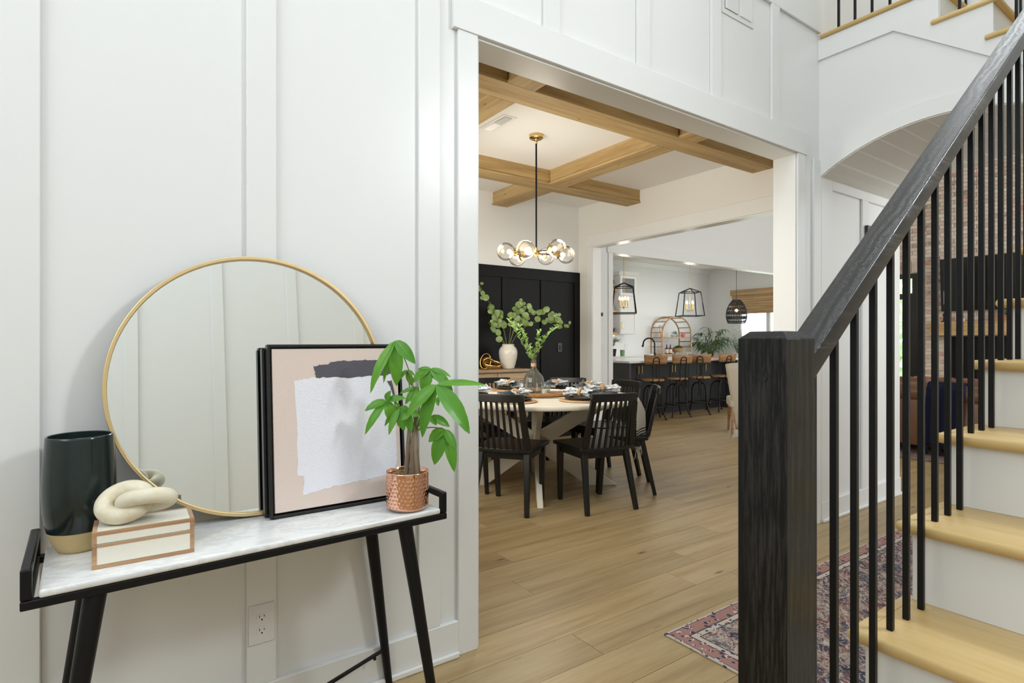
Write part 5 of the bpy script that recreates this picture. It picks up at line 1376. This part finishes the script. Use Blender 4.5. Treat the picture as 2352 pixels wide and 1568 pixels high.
# ---- palm and olive tree
pa = empty('potted_palm', (11.38, 8.12, 0), rad(-35), 'bushy dark green potted palm beside the arched shelf', 'plant')
G().lathe([(0, 0), (0.16, 0), (0.20, 0.36), (0.185, 0.36), (0.17, 0.30), (0, 0.30)], 28).obj('pot', MT['basket'], pa, smooth=True, ang=40)
G().tube([(0, 0, 0.3), (0.01, 0, 0.7), (0, 0, 0.95)], [0.03, 0.025, 0.02], 10).obj('trunk', MT['trunk'], pa, smooth=True)
rn = random.Random(21)
for k in range(22):
    a_ = 2*pi*k/22 + rn.random()*0.3; reach = 0.26 + 0.20*rn.random(); top = 1.15 + 0.5*rn.random()*(1 if k % 2 else 0.6)
    P = [Vector((0, 0, 0.8)), Vector((reach*0.45*math.cos(a_), reach*0.45*math.sin(a_), top)), Vector((reach*math.cos(a_), reach*math.sin(a_), top - 0.04 - 0.1*rn.random()))]
    pts = [P[0]*(1-t)**2 + P[1]*2*t*(1-t) + P[2]*t*t for t in [i/8 for i in range(9)]]
    g = G().tube(pts, [0.006 - 0.004*i/8 for i in range(9)], 5)
    for j in range(16):
        t = 0.30 + 0.70*j/15; p = along(pts, t); sgn = 1 if j % 2 else -1
        b_ = a_ + sgn*(0.6 + 0.5*rn.random()); L = 0.16 + 0.10*rn.random()
        d = Vector((math.cos(b_), math.sin(b_), -0.35 - 0.5*rn.random())).normalized()
        g.surf(leaf_g(p, p + d*L, 0.026, (0, -0.3, 0.95), 0.35), 6, 2)
    g.obj('frond', MT['palm'], pa, smooth=True, ang=180)
ol = empty('olive_tree', (11.72, 7.66, 0), rad(-35), 'small potted olive tree by the breakfast window', 'plant')
G().lathe([(0, 0), (0.10, 0), (0.13, 0.95), (0.12, 0.95), (0.10, 0.9), (0, 0.9)], 28).obj('planter', MT['dish_white'], ol, smooth=True, ang=40)
for k in range(14):
    a_ = rn.random()*2*pi; q = 0.06 + 0.10*rn.random(); P = [Vector((0, 0, 0.9)), Vector((q*0.5*math.cos(a_), q*0.5*math.sin(a_), 1.1)), Vector((q*math.cos(a_), q*math.sin(a_), 1.16 + 0.36*rn.random()))]
    g = G().tube(P, [0.005, 0.004, 0.002], 5)
    for j in range(18):
        p = along(P, 0.2 + 0.8*j/17); b_ = rn.random()*2*pi; d = Vector((math.cos(b_), math.sin(b_), 0.5)).normalized(); g.surf(leaf_g(p, p + d*0.06, 0.014, (0, -0.8, 0.6), 0.1), 3, 2)
    g.obj('branch', MT['olive'], ol, smooth=True, ang=180)

# ---- breakfast window, shade and basket pendant
wn2 = struct(G().box(12.06, 12.0795, 6.07, 6.15, 0.67, 2.43).box(12.06, 12.0795, 7.90, 7.98, 0.67, 2.43).box(12.06, 12.0795, 6.15, 7.90, 2.35, 2.43).box(12.06, 12.0795, 6.15, 7.90, 0.67, 0.75), 'window_2', MT['trim'])
G().box(12.12, 12.13, 6.15, 7.90, 0.75, 2.35).obj('pane', MT['pane'], wn2)
for y_ in (6.15, 6.60, 7.10, 7.82): G().box(12.09, 12.14, y_, y_ + 0.08, 0.75, 2.35).obj('mullion', MT['trim'], wn2)
rs = empty('woven_roman_shade', (12.03, 7.0, 1.9), 0, 'woven bamboo roman shade at the top of the breakfast window', 'shade')
for k in range(9):
    z = 0.46 - k*0.055
    G().box(-0.02 - 0.006*(k % 2), 0.018, -0.95, 1.0, z - 0.053, z).obj('slat_fold', MT['bamboo'], rs, bevel=0.003, seg=1)
G().box(-0.05, 0.0, -0.98, 1.03, 0.40, 0.53).obj('valance', MT['bamboo'], rs, bevel=0.004, seg=1)
bp = empty('basket_pendant', (10.52, 6.90, 1.60), 0, 'black woven basket pendant lamp by the breakfast window', 'pendant light')
prof_b = [(0.17, 0.0), (0.20, 0.10), (0.205, 0.18), (0.19, 0.28), (0.15, 0.38), (0.10, 0.45), (0.075, 0.475)]
def rb(z):
    for (r0, z0), (r1, z1) in zip(prof_b, prof_b[1:]):
        if z <= z1: return r0 + (r1-r0)*(z-z0)/(z1-z0)
    return prof_b[-1][0]
g = G()
for k in range(24):
    a_ = 2*pi*k/24; g.tube([(r_*math.cos(a_ + z*0.6), r_*math.sin(a_ + z*0.6), z) for r_, z in prof_b], 0.004, 5)
    g.tube([(r_*math.cos(a_ - z*0.9), r_*math.sin(a_ - z*0.9), z) for r_, z in prof_b], 0.003, 5)
g.obj('woven_ribs', MT['basket'], bp, smooth=True)
for z in (0.0, 0.03, 0.09, 0.11, 0.13, 0.19, 0.21, 0.23, 0.29, 0.31, 0.37, 0.40, 0.44, 0.475):
    G().tube([(rb(z)*math.cos(2*pi*i/36), rb(z)*math.sin(2*pi*i/36), z) for i in range(36)], 0.006, 6, True).obj('hoop', MT['basket'], bp, smooth=True)
G().tube([(0, 0, 0.30), (0, 0, 1.369)], 0.004, 6).obj('cord', MT['basket'], bp)
G().ball((0, 0, 0.26), 0.03).obj('bulb', MT['candle_bulb'], bp, smooth=True)
G().lathe([(0.0, 0.47), (0.075, 0.47), (0.0, 0.49)], 20).obj('cap', MT['basket'], bp)

# ---- cream chair seen beside the newel
cc = empty('cream_dining_chair', (6.98, 4.42, 0), rad(-50), 'cream upholstered chair in front of the island, partly behind the newel', 'chair')
def f(u, v):
    w = 0.15 + 0.145*v; return ((u-0.5)*2*w, -0.20 - 0.08*v + 0.05*(2*u-1)**2, 0.06 + 0.88*v - 0.02*(2*u-1)**4*v)
G().surf(f, 16, 10).obj('back', MT['cream_fabric'], cc, smooth=True, ang=180, solid=0.06)
G().box(-0.24, 0.24, -0.22, 0.26, 0.34, 0.47).obj('seat', MT['cream_fabric'], cc, bevel=0.03, seg=4)
for x in (-0.2, 0.2):
    for y_ in (-0.18, 0.22): G().bar((x, y_, 0.34), (x*1.05, y_*1.1, 0), 0.04, 0.04, 0.025, 0.025).obj('leg', MT['stool_wood'], cc)

# ================================================================== LIVING ROOM THROUGH THE ARCH
BX = 11.6
wb = struct(G().box(BX + 0.018, 12.08, -2.6, 3.10 - 1.8, 0, 5.0).box(BX + 0.018, 12.08, 1.30, 4.06, 0, 5.0).box(BX + 0.018, 12.08, 4.06, 5.05, 2.44, 5.0).box(BX + 0.018, 12.08, 5.05, 5.6, 0, 5.0), 'wall_brick', MT['mortar'])
BL, BH = 0.203, 0.0655
bm_ = G().box(0, 0.016, 0.004, BL - 0.004, 0.004, BH - 0.004)
bv = []
rn = random.Random(31)
for k in range(3):
    g = G(); j = [(rn.random()-0.5)*0.005 for _ in range(24)]
    c8 = [(0, 0.004, 0.004), (0.017, 0.004, 0.004), (0.017, BL-0.004, 0.004), (0, BL-0.004, 0.004), (0, 0.004, BH-0.004), (0.017, 0.004, BH-0.004), (0.017, BL-0.004, BH-0.004), (0, BL-0.004, BH-0.004)]
    g.hexa([(p[0] + (j[i] if p[0] == 0 else 0)*0.6, p[1] + j[i+8]*0.8, p[2] + j[i+16]*0.5) for i, p in enumerate(c8)])
    bv.append(g.mesh('brick', MT['brick']))
half = G().box(0, 0.017, 0.004, BL/2 - 0.004, 0.004, BH - 0.004).mesh('brick', MT['brick'])
blist = []
row = 0; z = 0.0
while z < 4.95:
    yy = 1.9 + (BL/2 if row % 2 else 0)
    while yy < 5.5:
        inside_door = (yy + BL > 4.06 and yy < 5.05 and z < 2.66)
        fire = (2.0 < yy + BL and yy < 3.60 and z < 1.31)
        if not inside_door and not fire: blist.append((yy, z))
        yy += BL
    row += 1; z += BH
def bkey(b):
    s = screen(BX, b[0] + 0.1, b[1] + 0.03)
    if not s: return 9
    px, py, d = s
    vis = 2060 < px < 2360 and 340 < py < 900
    return (0 if vis else 5) + d*0.01
blist.sort(key=bkey)
for (yy, z) in blist[:298]:
    o = bpy.data.objects.new('brick', bv[rn.randrange(3)]); col.objects.link(o); o.parent = wb; o.location = (BX + (rn.random()-0.5)*0.003, yy, z)
g = G()
for (yy, z) in blist[298:]: g.box(BX, BX + 0.017, yy + 0.004, yy + BL - 0.004, z + 0.004, z + BH - 0.004)
tag(g.obj('bricks', MT['brick'], wb), kind='stuff')
for k in range(13):
    yy = 4.08 + k*0.075; o = G().box(BX, BX + 0.017, yy, yy + 0.066, 2.45, 2.65).obj('brick', MT['brick'], wb)
# glazed patio door
pd = struct(G().box(BX + 0.06, BX + 0.13, 4.06, 4.16, 0, 2.43).box(BX + 0.06, BX + 0.13, 4.95, 5.05, 0, 2.43).box(BX + 0.06, BX + 0.13, 4.16, 4.95, 2.35, 2.43).box(BX + 0.06, BX + 0.13, 4.16, 4.95, 1.98, 2.08).box(BX + 0.06, BX + 0.13, 4.16, 4.95, 0, 0.22), 'door_1', MT['black_gloss'])
G().box(BX + 0.07, BX + 0.12, 4.16, 4.25, 0.22, 1.98).box(BX + 0.07, BX + 0.12, 4.86, 4.95, 0.22, 1.98).obj('stile', MT['black_gloss'], pd)
G().box(BX + 0.09, BX + 0.10, 4.25, 4.86, 0.22, 1.98).box(BX + 0.09, BX + 0.10, 4.16, 4.95, 2.08, 2.35).obj('pane', MT['pane'], pd)
G().box(BX + 0.075, BX + 0.115, 4.53, 4.56, 0.22, 1.98).obj('muntin', MT['black_gloss'], pd)
G().tube([(BX + 0.06, 4.20, 1.10), (BX + 0.03, 4.20, 1.10), (BX + 0.03, 4.29, 1.10)], 0.009, 8).obj('lever', MT['iron'], pd, smooth=True)
# fireplace, mantel, screen
fp = empty('fireplace', (BX, 2.8, 0), 0, 'black slatted fireplace surround below the oak mantel', 'fireplace')
G().box(-0.02, 0.017, -0.80, 0.80, 0.0, 1.305).obj('surround', MT['black_panel'], fp)
G().box(-0.05, -0.0205, -0.42, 0.42, 0.18, 0.80).obj('firebox_glass', MT['screen'], fp)
for k in range(16):
    if abs(-0.75 + 0.1*k) > 0.44: G().box(-0.036, -0.0205, -0.77 + 0.1*k, -0.73 + 0.1*k, 0.0, 1.30).obj('slat', MT['black_panel'], fp)
mn = tag(G().box(BX - 0.25, BX - 0.001, 1.80, 3.80, 1.318, 1.548).obj('mantel_beam', MT['mantel'], None, bevel=0.008, seg=2), 'thick oak mantel beam on the brick wall', 'mantel')
tv = empty('wall_television', (BX - 0.07, 2.92, 1.73), 0, 'large dark television tilted on the brick wall above the mantel', 'television')
tv.rotation_euler = (0, rad(-5), 0)
G().box(-0.02, 0.02, -0.76, 0.76, 0, 0.88).obj('bezel', MT['black_gloss'], tv, bevel=0.004, seg=2)
G().box(-0.0225, -0.0205, -0.745, 0.745, 0.015, 0.865).obj('screen', MT['screen'], tv)
G().box(0.0205, 0.06, -0.2, 0.2, 0.3, 0.6).obj('mount', MT['black_gloss'], tv)
cs = empty('candle_holder', (BX - 0.13, 3.62, 1.5485), 0, 'turned black candlestick with white candle on the mantel', 'candlestick')
pr = [(0, 0), (0.05, 0), (0.045, 0.015), (0.015, 0.03), (0.025, 0.055), (0.012, 0.08), (0.028, 0.115), (0.012, 0.15), (0.012, 0.23), (0.026, 0.25), (0.014, 0.27), (0.03, 0.30), (0, 0.30)]
G().lathe(pr, 18).obj('stand', MT['black_wood'], cs, smooth=True, ang=60); G().tube([(0, 0, 0.3), (0, 0, 0.52)], 0.011, 12).obj('candle', MT['dish_white'], cs, smooth=True)
gb = empty('mantel_greenery', (BX - 0.13, 2.72, 1.5485), 0, 'brick-red trough of greenery on the mantel', 'plant')
G().box(-0.06, 0.06, -0.25, 0.25, 0, 0.07).obj('trough', MT['terracotta'], gb, bevel=0.004); bush(gb, (0, 0, 0.08), 0.12, 120, MT['moss'], 9, 0.07, 0.02)
v_ = empty('votive_candle', (BX - 0.15, 3.36, 1.5485), 0, 'tiny cream votive candle on the mantel', 'candle')
G().lathe([(0, 0), (0.022, 0), (0.022, 0.045), (0, 0.045)], 14).obj('wax', MT['label'], v_, smooth=True, ang=40); G().tube([(0, 0, 0.045), (0, 0, 0.055)], 0.002, 5).obj('wick', MT['slot'], v_)
# sofa with throw and cushions, back to the viewer
so = empty('leather_sofa', (7.55, 2.1, 0.0205), rad(90), 'brown leather sofa seen from behind through the balusters', 'sofa')
def sofa_part(n, x0, x1, y0, y1, z0, z1, b=0.04): return G().box(x0, x1, y0, y1, z0, z1).obj(n, MT['leather'], so, bevel=b, seg=4)
# local: x runs along the sofa (world y), y towards the viewer is +y (world -x)
sofa_part('back_panel', -1.05, 1.05, 0.36, 0.48, 0.08, 0.58, 0.02)
sofa_part('back_roll', -1.05, 1.05, 0.27, 0.50, 0.56, 0.74, 0.08)
sofa_part('seat_base', -1.05, 1.05, -0.45, 0.355, 0.08, 0.30, 0.02)
for x in (-0.98, -0.32, 0.34): sofa_part('seat_cushion', x, x + 0.645, -0.46, 0.22, 0.305, 0.46, 0.05)
for x in (-0.98, -0.32, 0.34): sofa_part('back_cushion', x, x + 0.645, 0.10, 0.262, 0.465, 0.80, 0.06)
for x in (-1.05, 0.99): sofa_part('arm', x - (0.10 if x < 0 else 0), x + (0.0 if x < 0 else 0.10), -0.45, 0.40, 0.08, 0.62, 0.05)
for x in (-1.0, 1.0):
    for y_ in (-0.4, 0.42): G().bar((x, y_, 0.08), (x, y_, 0), 0.05, 0.05, 0.035, 0.035).obj('foot', MT['black_wood'], so)
th = empty('navy_throw', (7.55, 2.1, 0.0205), rad(90), 'navy knitted throw with tassels draped over the sofa back', 'blanket')
def f(u, v):
    x = -0.04 + u*0.33 + 0.012*math.sin(v*9)
    path = [(0.24, 0.60), (0.25, 0.745), (0.33, 0.765), (0.44, 0.765), (0.515, 0.70), (0.525, 0.56), (0.515, 0.40), (0.512, 0.24), (0.515, 0.10)]
    t = v*(len(path)-1); i = min(int(t), len(path)-2); q = t - i
    y_ = path[i][0]*(1-q) + path[i+1][0]*q; z = path[i][1]*(1-q) + path[i+1][1]*q
    return (x, y_ + 0.006*math.sin(u*40), z)
G().surf(f, 24, 32).obj('knit', MT['navy'], th, smooth=True, ang=180, solid=0.012)
for k in range(6):
    x = -0.02 + k*0.06; tl = G()
    for j in range(10): tl.tube([(x, 0.515, 0.10), (x + (j-4.5)*0.004, 0.52 + 0.004*(j % 3), 0.012)], 0.003, 4)
    tag(tl.obj('tassel', MT['navy'], th), kind='stuff')
for (x, lb) in ((0.42, 'red patterned cushion at the left end of the sofa'), (0.0, 'red patterned cushion in the middle of the sofa')):
    c_ = empty('throw_pillow', (7.55 + 0.06, 2.1 + x, 0.485), rad(90), lb, 'cushion', 'red cushions on the sofa')
    def f(u, v):
        a_, b_ = 2*u - 1, 2*v - 1; k_ = (1 - abs(a_)**3)*(1 - abs(b_)**3); return (a_*0.19, 0.07*k_*1.0, 0.165 + b_*0.165)
    def f2(u, v): p = f(u, v); return (p[0], -p[1], p[2])
    G().surf(f, 14, 14).surf(f2, 14, 14).obj('cover', MT['red_fabric'], c_, smooth=True, ang=180)
    G().tube([(-0.19, 0, 0), (0.19, 0, 0), (0.19, 0, 0.33), (-0.19, 0, 0.33)], 0.005, 6, True).obj('piping', MT['red_fabric'], c_)
    c_.rotation_euler = (rad(8), 0, rad(90))
lr = tag(G().box(6.75, 10.6, 0.6, 3.6, 0.0006, 0.02).obj('living_rug', MT['rug_living'], None, bevel=0.006, seg=2), 'brown toned area rug under the leather sofa', 'rug')
# outside
struct(G().box(12.9, 40, -20, 30, -0.4, -0.3), 'ground_lawn', MT['lawn'])
hd = empty('garden_trees', (22, 7.6, -0.3), 0, 'light green trees beyond the glazed patio door', 'tree')
rn = random.Random(44)
g = G()
for k in range(900):
    p = Vector((rn.random()*3, (rn.random()-0.5)*6, 0.3 + rn.random()*3.6)); d = Vector((rn.random()-0.5, rn.random()-0.5, rn.random()-0.3)).normalized(); g.surf(leaf_g(p, p + d*0.5, 0.36, (-0.8, rn.random()-0.5, 0.5), 0.1), 2, 2)
tag(g.obj('foliage', MT['hedge'], hd), kind='stuff')
for k in range(3): G().tube([(1.5, -2.2 + 2.2*k, 0), (1.5, -2.1 + 2.2*k, 3.2)], [0.12, 0.06], 8).obj('trunk', MT['trunk'], hd, smooth=True)
